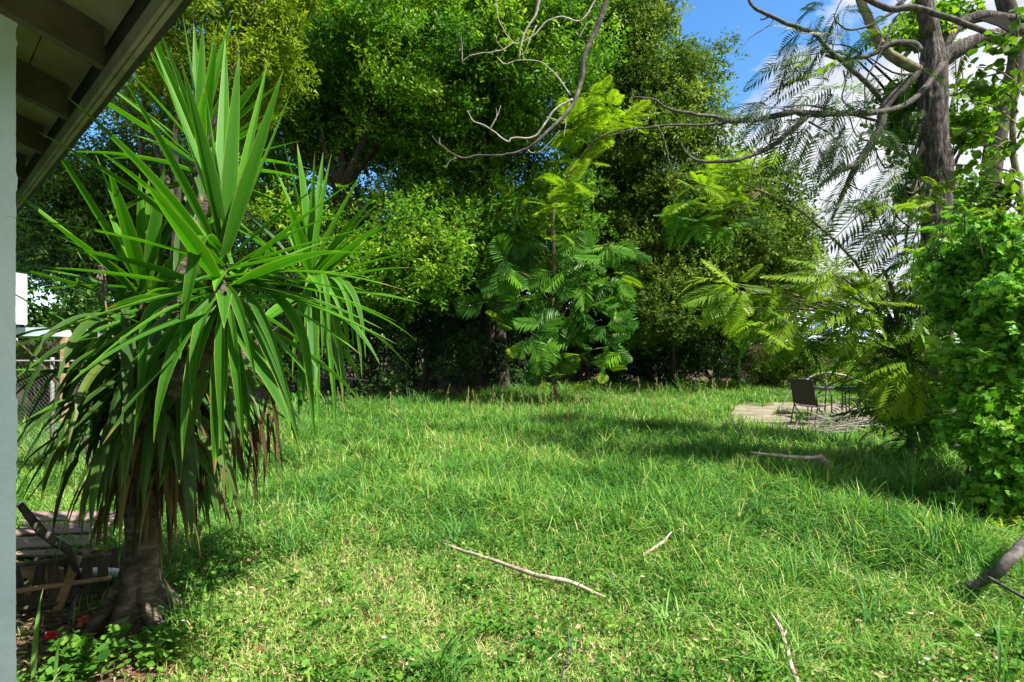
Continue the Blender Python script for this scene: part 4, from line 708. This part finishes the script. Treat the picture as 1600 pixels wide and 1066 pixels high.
for px, py, d in [(1290, 520, 7.4), (1330, 530, 7.3), (1370, 520, 7.4), (1410, 530, 7.3), (1450, 540, 7.3), (1250, 530, 7.6), (1350, 580, 7.5), (1390, 590, 7.4), (1430, 590, 7.3), (1460, 600, 7.4), (1385, 640, 7.4), (1420, 640, 7.3), (1450, 660, 7.4), (1365, 555, 7.4), (1480, 560, 7), (1490, 500, 7), (1450, 490, 7), (1400, 610, 7.3), (1340, 560, 7.7), (1180, 510, 7.2), (1220, 520, 7.5), (1440, 400, 7), (1470, 430, 7), (1430, 380, 7), (1460, 370, 7), (1400, 480, 7), (1440, 560, 7), (1470, 640, 7), (1440, 690, 7.2), (1400, 660, 7.2)]:
    c_ = at(px, py, d); b.tube([hub, (hub+c_)/2+[0, 0, .1], c_], [.018, .012, .006], 5, 3); fronds(g2, c_, 7, .6, hang=.4, v=.6)
for nd, tips in [((1150, 446), [(1068, 458), (1103, 402), (1186, 412), (1098, 500), (1140, 522), (1205, 450), (1120, 430), (1175, 490)]), ((1300, 425), [(1238, 388), (1283, 372), (1338, 385), (1232, 428), (1370, 420), (1260, 462), (1320, 470)]),
                ((1345, 470), [(1262, 500), (1300, 545), (1350, 560), (1400, 520), (1420, 470), (1380, 430), (1320, 440)]), ((1240, 480), [(1180, 500), (1200, 545), (1250, 550), (1290, 500)]), ((1420, 560), [(1345, 600), (1380, 650), (1430, 660), (1480, 620), (1350, 570)]), ((1450, 480), [(1390, 455), (1400, 530), (1450, 560), (1490, 500)]), ((1470, 400), [(1400, 380), (1410, 440), (1455, 470), (1490, 350)])]:
    d = rng.uniform(6.5, 6.9); b.tube([at(1405, 540, 7.5), at((nd[0]+1405)/2, (nd[1]+540)/2-10, 7.1), at(nd[0], nd[1], d)], [.018, .012, .006], 5, 4)
    for tp_ in tips: frond_px(g, nd, tp_, d, FT, np.clip(rng.normal(.45, .2), 0, 1), face=(0, -.35, .9))
b.build('trunk', M['olivebark'], lf, smooth=True); g.build('crown', M['frondlime'], lf); g2.build('lower_leaves', M['frond'], lf)

# leafy tree at the top right corner
bt_ = thing('broadleaf_tree', 'thin tree with large rounded green leaves at the right edge above the vines', 'tree', gd(1610, 6.6)); b = MB(); g = MB()
b.tube([gd(1610, 6.6)]+tp([(1600, 400), (1585, 200), (1590, 60)], 6.6), [.05, .04, .03, .02], 8, 4, wob=.03)
for _ in range(26):
    p0 = at(1590, rng.uniform(60, 340), 6.6); az = rng.uniform(2.2, 4.6); p1 = p0+np.array([math.cos(az)*rng.uniform(.3, .75), math.sin(az)*.4, rng.uniform(-.2, .3)]); b.tube([p0, (p0+p1)/2+[0, 0, .06], p1], [.012, .009, .004], 5, 3); n_ = 13
    u = rng.uniform(.2, 1.05, n_); g.inst(WIDE, WIDE_F, p0+(p1-p0)*u[:, None]+rng.normal(0, .03, (n_, 3)), rng.normal(size=(n_, 3))+[-.3, 0, -.5], rng.normal(0, .5, (n_, 3))+UP, rng.uniform(.08, .13, n_), rng.random(n_), width=1.1)
b.build('trunk', M['olivebark'], bt_, smooth=True); g.build('crown', M['broad'], bt_)

# vine covered thicket on the right
vt = thing('vine_thicket', 'thicket smothered in lobed green vine leaves along the right edge', 'vine', gd(1590, 4.9)); b = MB(); g = MB(); g2 = MB()
vb = [pb(1475, 400, 28, 18, 5.9), pb(1490, 470, 34, 26, 5.8), pb(1560, 390, 80, 45, 5.6), pb(1520, 430, 50, 50, 5.8), pb(1612, 450, 100, 80, 5.4), pb(1555, 480, 42, 60, 5.5), pb(1612, 560, 82, 90, 5.2), pb(1625, 680, 85, 100, 5.0), pb(1575, 640, 42, 70, 5.6), pb(1590, 780, 50, 70, 4.9), pb(1640, 850, 70, 60, 4.6), pb(1560, 720, 28, 60, 5.8), pb(1700, 400, 80, 120, 5.8), pb(1720, 650, 90, 160, 5.4)]
crown(g, vb, 36000, .060, clump=.20, T=LOBE, TF=LOBE_F, up=.3, droop=.45)
crown(g, [(c, r*1.12) for c, r in vb[:8]], 5000, .078, clump=.2, T=LOBE, TF=LOBE_F, up=.3, droop=.6, fill=0)
crown(g2, [pb(1540, 590, 30, 60, 5.3), pb(1600, 350, 60, 25, 5.6), pb(1565, 840, 35, 25, 4.7)], 1500, .05, clump=.2, T=LOBE, TF=LOBE_F, droop=.4)
for c, r in vb[4:]:
    for _ in range(4): e_ = c+rng.normal(size=3)*r*.5; bb_ = np.array([c[0]+rng.normal(0, .2), c[1]+.1, 0]); b.tube([bb_+[.25, .3, 0], (bb_+e_)/2+rng.normal(0, .1, 3)+[.25, .2, 0], e_], [.011, .009, .005], 5, 3)
for _ in range(60):                              # loose tendrils
    c, r = vb[rng.integers(6)]; p0 = c+nrm(rng.normal(size=3))*r; a_ = rng.normal(size=3)*.12; b.tube([p0, p0+a_+[-.08, 0, .08], p0+a_*2+[-.16, 0, -.02], p0+a_*2+[-.2, 0, -.2]], [.004, .004, .003, .002], 4, 4)
b.build('stems', M['barkdark'], vt); g.build('foliage', M['vine'], vt); g2.build('yellowing_leaves', M['lime'], vt)

# arching clump of coarse grass, broad-bladed clumps near the camera, leafy weeds
def grass_clump(px, d, n, h, label, wd=.014, group='coarse grass clumps', mat='longgrass'):
    t_ = thing('grass_clump', label, 'grass', gd(px, d), group); b_ = MB(); x0, y0 = gd(px, d)[:2]
    for _ in range(n): arc_leaf(b_, [x0+rng.normal(0, .05), y0+rng.normal(0, .05), 0], rng.uniform(0, 6.28), R(rng.uniform(48, 86)), h*rng.uniform(.6, 1.2), rng.uniform(.6, 1.9), wd*rng.uniform(.6, 1.3), rng.uniform(.3, .9))
    b_.build('blades', M[mat], t_)
grass_clump(1425, 5.7, 80, .72, 'tall arching grass clump in front of the dead tree', .026)
grass_clump(1375, 6.0, 40, .6, 'smaller arching grass clump left of the tall one', .02)
grass_clump(455, 4.4, 70, .34, 'dark green tussock right of the yucca, halfway to the long stick', .011)
grass_clump(1060, 4.7, 90, .36, 'thick bright tussock below the short broken stick', .012)
grass_clump(300, 3.3, 60, .34, 'thin-bladed tussock at the right foot of the yucca', .009)
grass_clump(1575, 2.72, 7, .5, 'broad-bladed grass arching in at the bottom right corner', .028)
grass_clump(60, 2.65, 3, .40, 'few broad blades against the foot of the stucco wall', .026)
grass_clump(1290, 3.9, 60, .36, 'tussock right of the forked bleached stick', .010)
def weed(px, d, r_, h, n, size, label, mat='weed', T=WIDE, TF=WIDE_F):
    t_ = thing('weed_plant', label, 'weed', gd(px, d), 'leafy weeds'); g_ = MB(); q_ = MB(); c_ = gd(px, d)
    for _ in range(max(5, n//9)):
        p1 = c_+np.array([rng.normal(0, r_), rng.normal(0, r_), h*rng.uniform(.4, 1.1)]); q_.tube([c_+[rng.normal(0, .02), 0, 0], (c_+p1)/2, p1], [.003, .003, .002], 4, 2); m_ = 9; u = rng.uniform(.4, 1, m_)
        g_.inst(T, TF, c_+(p1-c_)*u[:, None]+rng.normal(0, size*.3, (m_, 3)), np.c_[rng.normal(size=(m_, 2)), rng.normal(.1, .3, m_)], np.c_[rng.normal(0, .3, (m_, 2)), np.ones(m_)], size*rng.uniform(.6, 1.2, m_), np.clip(rng.normal(.45, .2, m_), 0, 1))
    q_.build('stems', M['longgrass'], t_); g_.build('foliage', M[mat], t_)
weed(150, 2.85, .13, .20, 150, .055, 'dark green leafy weed between the stucco wall and the yucca stump')
weed(95, 2.72, .12, .14, 120, .05, 'low leafy weed beside the foot of the stucco wall')
weed(265, 2.95, .10, .16, 90, .05, 'leafy weed at the right front of the yucca stump')
weed(300, 3.7, .16, .28, 150, .05, 'bushy weed just right of the yucca trunk')
weed(640, 2.75, .18, .13, 190, .042, 'spreading bright weed at the bottom edge, left of centre')
weed(810, 2.72, .14, .11, 130, .04, 'small bright weed at the bottom edge beside the bare patch')
weed(1610, 3.0, .16, .14, 90, .07, 'large-leaved weed beside the thick fallen limb')
weed(1470, 3.5, .12, .12, 60, .055, 'leafy weed left of the thick fallen limb')
weed(590, 12.8, .12, .55, 160, .06, 'upright yellow-green weed at the shaded lawn edge behind the yucca', 'lime', NARROW, LEAF_F)
weed(555, 12.6, .10, .45, 120, .06, 'shorter upright weed left of the other at the shaded lawn edge', 'lime', NARROW, LEAF_F)
weed(1075, 18.5, .35, .8, 300, .08, 'pale weedy plant at the back of the lawn below the rounded tree', 'olive')
weed(905, 19.5, .35, .45, 260, .11, 'pale green weed in a sun fleck at the foot of the feathery sapling', 'lime')
# small white flowers in the lawn
fp = [(1500, 848), (1395, 905), (1538, 938), (1424, 962), (1455, 962), (1527, 1000), (1560, 1040), (1440, 1048), (1448, 1040), (1545, 930), (110, 1030), (255, 990), (285, 990), (600, 1018), (1005, 905)]
FL = ['tiny white flower in sunlit weeds left of the thick fallen limb', 'tiny white flower in short turf between the forked stick and the limb', "tiny white flower under the thick limb's thin side twig", "tiny white flower between the forked stick and the limb's lower end", 'tiny white flower next to the one between forked stick and limb', 'tiny white flower in dark green grass below the limb', 'tiny white flower near the broad grass blades at the bottom right corner', 'tiny white flower at the bottom edge right of the forked stick', 'tiny white flower touching its twin at the bottom edge right of the forked stick', 'tiny white flower tucked against the broken end of the thick limb', 'tiny white flower beside the red fallen flower near the wall foot', 'tiny white flower just right of the yucca stump', 'tiny white flower right of the stump, closer to the lawn', "tiny white flower in the turf left of the long stick's shadowed side", 'tiny white flower by the dark twig past the long stick']
for i_, (px, py) in enumerate(fp):
    g0 = gpt(px, py+22); g0[2] = gh(g0[0], g0[1]); t_ = thing('white_flower', FL[i_], 'flower', g0, 'tiny white flowers scattered in the lawn')
    b = MB(); b.tube([g0, g0+[.005, 0, .06], g0+[0, 0, .12]], .0015, 4, 1); b.build('stem', M['longgrass'], t_); b = MB(); az = np.arange(6)*1.047
    b.inst(WIDE, WIDE_F, np.tile(g0+[0, 0, .12], (6, 1)), np.c_[np.cos(az), np.sin(az), np.full(6, .25)], np.tile(UP, (6, 1)), .014, .5); b.build('petals', M['flower'], t_)

# ---------------------------------------------------------------- fallen branches
def stick(name, label, l, r, mat='stick', cat='branch', k=8, group=None, sub=()):
    P_ = []
    for px, py, hgt in l:
        hgt = max(.012, hgt-.05) if hgt < .3 else hgt
        d = F*(EYE-hgt)/(py-HZ); P_.append(at(px, py, d))
    b_ = MB(); b_.tube(P_, r, k, 6, wob=.008, seed=l[0][0], ridge=.06)
    for ll, rr in sub: b_.tube([at(px, py, F*(EYE-h_)/(py-HZ)) for px, py, h_ in ll], rr, 6, 4)
    o_ = b_.build(name, M[mat], smooth=True); return tag(o_, label, cat, group)
stick('fallen_stick', 'long thin bleached stick lying across the middle of the lawn', [(692, 850, .16), (745, 868, .15), (800, 885, .15), (850, 902, .15), (890, 910, .15), (945, 932, .10)], [.010, .013, .014, .016, .014, .008])
stick('fallen_stick', 'short broken grey stick poking out of the grass right of the long stick', [(1005, 868, .16), (1030, 851, .22), (1050, 832, .27)], [.014, .012, .005])
stick('fallen_stick', 'forked bleached stick rising from the bottom edge of the lawn', [(1252, 1085, .12), (1240, 1045, .14), (1226, 1005, .15), (1222, 985, .16), (1206, 958, .20)], [.013, .012, .011, .009, .004], sub=(([(1222, 985, .16), (1218, 972, .18), (1214, 958, .2)], [.006, .003]), ([(1224, 995, .15), (1230, 983, .17)], [.005, .004])))
stick('fallen_stick', 'thin dark twig standing in the grass near the bottom centre', [(876, 1075, .1), (884, 1035, .14), (890, 1010, .16), (888, 985, .19)], [.006, .006, .005, .003], 'greybranch', sub=(([(887, 1022, .15), (895, 1013, .17)], [.005, .003]),))
stick('fallen_stick', 'small dark twig in the grass just past the end of the long stick', [(965, 930, .08), (960, 905, .14), (957, 895, .17)], [.005, .004, .003], 'greybranch')
stick('fallen_branch', 'pale bare stick propped on a dark stub in the far grass', [(1173, 707, .38), (1210, 712, .38), (1250, 715, .38), (1284, 714, .38)], [.012, .018, .022, .022], sub=(([(1280, 712, .38), (1290, 728, .25), (1296, 750, .02)], [.035, .05, .055]),))
stick('fallen_limb', 'thick curved grey limb leaning in from the right edge', [(1650, 790, .55), (1600, 850, .42), (1568, 886, .32), (1540, 904, .24), (1508, 916, .17)], [.040, .035, .032, .030, .024], 'greybranch', k=14, sub=(([(1545, 903, .25), (1575, 920, .28), (1620, 945, .3)], [.012, .010, .009]),))
stick('fallen_branch', 'bare grey branch leaning over the wooden debris by the house', [(30, 787, .75), (60, 825, .62), (88, 850, .5), (110, 866, .42), (122, 900, .22), (120, 935, .1), (105, 972, .02)], [.018, .024, .024, .022, .018, .016, .010], 'greybranch', k=10)
b = MB(); b.tube([at(1222, 632, 13.6), at(1240, 608, 13.6), at(1262, 593, 13.7), at(1290, 582, 13.8), at(1315, 586, 13.8), at(1345, 597, 13.6), at(1372, 612, 13.4), at(1410, 640, 13.2), at(1440, 652, 13)], [.010, .018, .02, .022, .022, .02, .018, .014, .008], 8, 5, wob=.02); b.tube([at(1290, 583, 13.8), at(1292, 610, 13.8), at(1288, 640, 13.8)], [.014, .012, .01], 6, 3); b.tube([at(1268, 592, 13.7), at(1262, 605, 13.6), at(1252, 612, 13.6)], [.010, .008, .005], 6, 3)
tag(b.build('fallen_branch', M['twig'], smooth=True), 'pale thin arched branch behind the patio chair', 'branch')
stick('fallen_branch', 'pale dead branch lying on the patio under the feathery tree', [(1330, 668, .1), (1365, 674, .15), (1385, 672, .2), (1400, 660, .3)], [.02, .03, .035, .02], 'twig', sub=(([(1385, 672, .2), (1410, 680, .2), (1440, 676, .2)], [.02, .01]),))
b = MB()
for _ in range(150):
    c_ = gd(rng.uniform(1290, 1440), rng.uniform(9.9, 12.4))+[0, 0, rng.uniform(.03, .28)]; a_ = nrm(rng.normal(size=3)*[1, 1, .28])*rng.uniform(.2, .7); b.tube([c_-a_, c_+rng.normal(0, .05, 3), c_+a_], [.008, .007, .004], 4, 2)
tag(b.build('brushwood', M['twig']), 'tangle of dead twigs littering the patio edge under the feathery tree', 'brushwood', kind='stuff')

# ---------------------------------------------------------------- patio furniture
def rotz(a_): c_, s_ = math.cos(a_), math.sin(a_); return np.array([[c_, -s_, 0], [s_, c_, 0], [0, 0, 1]])
def chair(px, d, rz, label):
    o0 = gd(px, d); o0[2] = .014; t_ = thing('patio_chair', label, 'chair', o0, 'sling chairs on the patio'); Q = rotz(rz); tr = lambda P_: [o0+Q@np.array(p_) for p_ in P_]
    for s_ in (-1, 1):
        x_ = .27*s_; b_ = MB(); b_.tube(tr([(x_, .24, 0), (x_, .25, .3), (x_, .24, .60), (x_, .18, .64), (x_, -.10, .64), (x_, -.24, .62)]), .014, 8, 5); b_.build('armrest', M['frame'], t_, smooth=True)
        b_ = MB(); b_.tube(tr([(x_, .24, .005), (x_, .0, .2), (x_, -.2, .40), (x_, -.26, .62)]), .013, 8, 4); b_.build('brace', M['frame'], t_, smooth=True)
        b_ = MB(); b_.tube(tr([(x_, -.33, .005), (x_, -.27, .22), (x_, -.2, .42)]), .014, 8, 3); b_.build('leg', M['frame'], t_, smooth=True)
        b_ = MB(); b_.tube(tr([(x_*.92, .26, .43), (x_*.92, 0, .41), (x_*.92, -.19, .40), (x_*.92, -.25, .5), (x_*.92, -.38, .98), (x_*.8, -.40, 1.0)]), .012, 8, 4); b_.build('side_rail', M['frame'], t_, smooth=True)
    b_ = MB(); b_.tube(tr([(-.22, -.40, 1.0), (0, -.41, 1.015), (.22, -.40, 1.0)]), .012, 8, 3); b_.build('top_bar', M['frame'], t_, smooth=True)
    for yy_, zz_ in ((.02, .22), (-.27, .25)): b_ = MB(); b_.tube(tr([(-.26, yy_, zz_), (.26, yy_, zz_)]), .010, 6); b_.build('cross_bar', M['frame'], t_, smooth=True)
    for nm, prof in (('seat', [(.26, .43), (.1, .405), (-.08, .395), (-.19, .405)]), ('backrest', [(-.20, .43), (-.26, .55), (-.31, .74), (-.38, .97)])):
        b_ = MB(); V = []
        for y_, z_ in prof:
            for x_ in np.linspace(-.24, .24, 7): V.append(o0+Q@np.array([x_, y_-(.03*(1-(x_/.24)**2) if nm == 'backrest' else 0), z_-(.02*(1-(x_/.24)**2) if nm == 'seat' else 0)]))
        V = np.array(V); n1_ = len(V); V2 = V+(Q@np.array([0, -.006, 0]) if nm == 'backrest' else np.array([0, 0, -.006])); q_ = [[i_*7+j_, i_*7+j_+1, (i_+1)*7+j_+1, (i_+1)*7+j_] for i_ in range(3) for j_ in range(6)]
        b_.add(np.r_[V, V2], [q_, (np.array(q_)+n1_)[:, ::-1]]); b_.build(nm, M['sling'], t_, smooth=True)
    return t_
chair(1269, 12.1, R(-62), 'dark sling chair with its back to the lawn, nearest on the patio')
chair(1340, 13.4, R(75), 'dark sling chair half hidden on the far side of the glass table')
o0 = gd(1306, 12.9); o0[2] = .014; t_ = thing('patio_table', 'dark metal patio table with a grey glass top beside the sling chair', 'table', o0); Q = rotz(R(-8))
b = MB(); b.box(o0+[0, 0, .725], (.84, .84, .008), Q); b.build('glass_top', M['glass'], t_)
b = MB()
for s_ in (-1, 1): b.box(o0+Q@np.array([0, .43*s_, .72]), (.88, .025, .035), Q); b.box(o0+Q@np.array([.43*s_, 0, .72]), (.025, .83, .035), Q)
b.build('rim', M['frame'], t_)
for sx in (-1, 1):
    for sy in (-1, 1): b = MB(); b.tube([o0+Q@np.array([.33*sx, .33*sy, .70]), o0+Q@np.array([.36*sx, .36*sy, .35]), o0+Q@np.array([.40*sx, .40*sy, 0])], .014, 8, 3); b.build('leg', M['frame'], t_, smooth=True)
b = MB(); o1 = gd(1227, 13.6); b.tube([o1+[-.12, 0, .08], o1+[-.02, .05, .12], o1+[.08, 0, .09], o1+[.22, -.1, .07], o1+[.38, -.25, .06]], [.035, .04, .03, .012, .012], 8, 4); b.tube([o1+[-.1, .05, .07], o1+[.02, -.05, .09], o1+[.1, .05, .07]], .03, 8, 3)
tag(b.build('tool_head', M['frame']), 'small dark metal tool lying on the patio left of the chair', 'tool')

# ---------------------------------------------------------------- wooden debris beside the house
def gz(px, py, h_=0.0): d = F*(EYE-h_)/(py-HZ); return at(px, py, d)
cr = thing('slatted_crate', 'dark weathered slatted crate leaning in the weeds against the stucco wall', 'crate', gz(60, 965)); c0 = gz(20, 962); ax = nrm(gz(98, 950)-c0); L_ = .42; nrm_ = np.cross(ax, UP)
for k_ in range(6): 
    b = MB(); ct = c0+ax*(.03+k_*.085)+UP*(.15)+nrm_*rng.normal(0, .006); Mx = np.stack([ax, nrm_, UP+ax*rng.normal(0, .08)], 1); b.box(ct, (.055, .012, .30), Mx); b.build('slat', M['oldwood'], cr)
for z_, r_ in ((.15, .016), (.30, .014), (.04, .014)):
    b = MB(); P0 = c0+UP*z_-nrm_*-.014; b.tube([P0-ax*.05, P0+ax*.2+rng.normal(0, .006, 3), P0+ax*.5], r_, 7, 4, ridge=.1); b.build('rail', M['oldwood' if z_ != .15 else 'tanwood'], cr, smooth=True)
b = MB(); P0 = c0-nrm_*.26
for k_ in range(5): b.box(P0+ax*(.06+k_*.1)+UP*.13, (.06, .012, .26), np.stack([ax, nrm_, UP], 1))
b.build('back_panel', M['oldwood'], cr)
# collapsed fence panel: thin overlapping brown boards lying on the ground
pn = thing('fence_panel', 'collapsed panel of reddish-brown boards lying flat behind the crate', 'panel', gz(80, 860)); a0, a1 = gz(20, 862, .14), gz(200, 855, .10); ax2 = nrm(a1-a0); bx2 = nrm(np.array([.15, 1, .03])-ax2*np.dot([.15, 1, .03], ax2))
for k_ in range(7):
    b = MB(); c_ = a0+ax2*.18+bx2*(-.05+k_*.105)+UP*(.012*(k_ % 2)+.012*k_); b.box(c_, (.72+rng.normal(0, .05), .10, .014), np.stack([nrm(ax2+bx2*rng.normal(0, .03)), bx2, np.cross(ax2, bx2)], 1)); b.build('board', M['corrug'], pn)
b = MB(); p0, p1 = gz(20, 888, .20), gz(105, 900, .16); a_ = nrm(p1-p0); b.box((p0+p1)/2, (.62, .03, .09), np.stack([a_, np.cross(UP, a_), UP], 1)); tag(b.build('plank', M['tanwood']), 'tan plank on edge between the crate and the brown panel', 'plank')
b = MB(); p0, p1 = gz(92, 948, .02), gz(112, 895, .22); a_ = nrm(p1-p0); sd_ = nrm(np.cross(a_, [0, 1, 0])); b.box((p0+p1)/2, (.42, .05, .015), np.stack([a_, sd_, np.cross(a_, sd_)], 1)); tag(b.build('wood_stake', M['tanwood']), 'short reddish stake leaning beside the crate', 'stake')
b = MB(); c_ = gz(150, 898, .12); b.tube([c_+[-.25, 0, 0], c_+[0, .02, .01], c_+[.25, 0, 0]], .03, 12, 3); tag(b.build('white_pipe', M['white'], smooth=True), 'short white plastic pipe lying behind the yucca stump', 'pipe')
for px, py, mt, lb, sz in ((80, 990, 'red', 'bright red fallen flower at the foot of the stucco wall', .026), (130, 966, 'orange', 'faded red fallen flower left of the yucca stump', .024), (247, 962, 'orange', 'small scrap of red flower on the right of the yucca stump', .014)):
    b = MB(); c_ = gz(px, py+4, .05); n_ = 12; b.inst(WIDE, WIDE_F, np.tile(c_, (n_, 1)), rng.normal(size=(n_, 3)), rng.normal(size=(n_, 3)), sz*1.4, .5); tag(b.build('fallen_flower', M[mt]), lb, 'flower')

# ---------------------------------------------------------------- chain-link fence and what lies beyond it
fc = thing('chain_link_fence', 'galvanised chain-link fence seen past the left of the yucca', 'fence', gd(60, 8)); FA, FB = np.array([-12.0, 8.3]), np.array([-4.7, 7.8]); fl = np.linalg.norm(FB-FA); fd = (FB-FA)/fl
fp_ = lambda s_, z_: np.array([FA[0]+fd[0]*s_, FA[1]+fd[1]*s_, z_])
b = MB(); b.tube([fp_(0, 1.45), fp_(fl, 1.45)], .014, 8); b.build('top_rail', M['galv'], fc, smooth=True)
for s_ in np.arange(.4, fl, 2.6): b = MB(); b.tube([fp_(s_, -.1)+[0, .03, 0], fp_(s_, 1.5)+[0, .03, 0]], .026, 9); b.build('post', M['galv'], fc, smooth=True)
b = MB(); sp_ = .062
for k_ in np.arange(-1.4, fl, sp_):
    for sg in (1, -1):
        s0, s1 = (k_, k_+1.38) if sg > 0 else (k_+1.38, k_); lo, hi = max(0, min(s0, s1)), min(fl, max(s0, s1))
        if hi <= lo: continue
        za = .04+abs(lo-s0) if sg > 0 else .04+abs(s0-lo); zb = .04+abs(hi-s0) if sg > 0 else .04+abs(s0-hi); b.tube([fp_(lo, za)+[0, -.015*sg, 0], fp_(hi, zb)+[0, -.015*sg, 0]], .0012, 3)
b.build('wire_mesh', M['galv'], fc)
st_ = thing('thin_stem', 'thin dark sapling stem slanting in front of the chain-link fence', 'sapling', gd(115, 6.6)); b = MB(); b.tube([gd(150, 6.4)]+tp([(125, 660), (95, 600), (60, 560), (20, 530)], 6.5), [.025, .022, .018, .014, .01], 7, 4, wob=.03); b.tube(tp([(110, 640), (130, 560), (150, 480)], 6.6), [.016, .012, .006], 6, 3); b.build('stem', M['barkdark'], st_, smooth=True)
g = MB(); crown(g, [pb(150, 480, 40, 35, 6.8)], 1200, .07, clump=.2); g.build('leaves', M['oakdark'], st_)
sh = thing('neighbour_shed', 'white shed with pale low canopy beyond the chain-link fence', 'shed', gd(30, 15)); b = MB(); c_ = at(2, 467, 10.5); b.box([c_[0], 10.5, c_[2]], (.70, .3, .94)); b.build('white_panel', M['white'], sh)
b = MB(); c_ = at(70, 521, 11.8); b.box([c_[0]-1, 11.8, c_[2]], (3.8, 2.2, .16)); b.build('canopy_roof', M['metalroof'], sh)
for x_ in (-12.2, -8.8): b = MB(); b.box([x_, 11.2, .93], (.1, .1, 1.86)); b.build('post', M['tanwood'], sh)
b = MB(); b.box([-13.4, 16.2, .9], (6.4, .2, 1.8)); b.build('wall', M['tanwall'], sh)
shrub(60, 565, 70, 28, 15.2, 'olive', 'low sunlit hedge beyond the chain-link fence', per=12000, group=None, name='hedge')
# neighbouring houses
nh = thing('neighbour_house', 'distant house with pale blue metal roof beyond the patio', 'house', gd(1290, 30)); c_ = at(1290, 545, 30)
b = MB(); b.box([c_[0]+1.5, 33, 1.15], (11, 5, 2.3)); b.build('wall', M['tanwall'], nh)
def slab(mb, a_, b_, c2, d_, th=.12): P_ = np.array([a_, b_, c2, d_], float); mb.add(np.r_[P_, P_-[0, 0, th]], [[[0, 1, 2, 3], [7, 6, 5, 4], [0, 4, 5, 1], [1, 5, 6, 2], [2, 6, 7, 3], [3, 7, 4, 0]]])
x0 = c_[0]-3.6; b = MB(); slab(b, (x0, 29.6, 2.0), (x0+11, 29.6, 2.0), (x0+11, 34.5, 4.0), (x0+1.6, 34.5, 4.0)); b.build('roof', M['metalroof'], nh)
for k_ in range(4):
    b = MB(); xx = x0+1.6+k_*2.1; yy0, yy1 = 30.6, 33.4; zf = lambda y_: 2.012+(y_-29.6)/4.9*2.0; slab(b, (xx, yy0, zf(yy0)), (xx+.8, yy0, zf(yy0)), (xx+1.3, yy1, zf(yy1)), (xx+.5, yy1, zf(yy1)), .01); b.build('roof_panel', M['blueroof'], nh)
nh = thing('neighbour_house', 'tan house wall glimpsed under the oaks beside the thick leaning stem', 'house', gd(795, 30)); b = MB(); c_ = at(795, 515, 30); b.box([c_[0], 31.5, 1.55], (9, 3, 3.1)); b.build('wall', M['tanwall'], nh)
b = MB(); slab(b, (c_[0]-5, 29.6, 3.1), (c_[0]+5, 29.6, 3.1), (c_[0]+5, 33.4, 4.4), (c_[0]-5, 33.4, 4.4)); b.build('roof', M['white'], nh)
for i_, (ya, yb, lb) in enumerate(((334, 326, 'upper power line crossing the gap of sky right of the trees'), (363, 355, 'lower power line crossing the gap of sky right of the trees'))):
    b = MB(); P_ = [at(900, ya+12, 38)+[0, 0, 0], at(1240, ya, 38), at(1330, yb, 38), at(1500, yb-20, 38), at(1900, yb-90, 38)]; b.tube(P_, .022, 5, 4); tag(b.build('power_line', M['wire'], smooth=True), lb, 'power line')
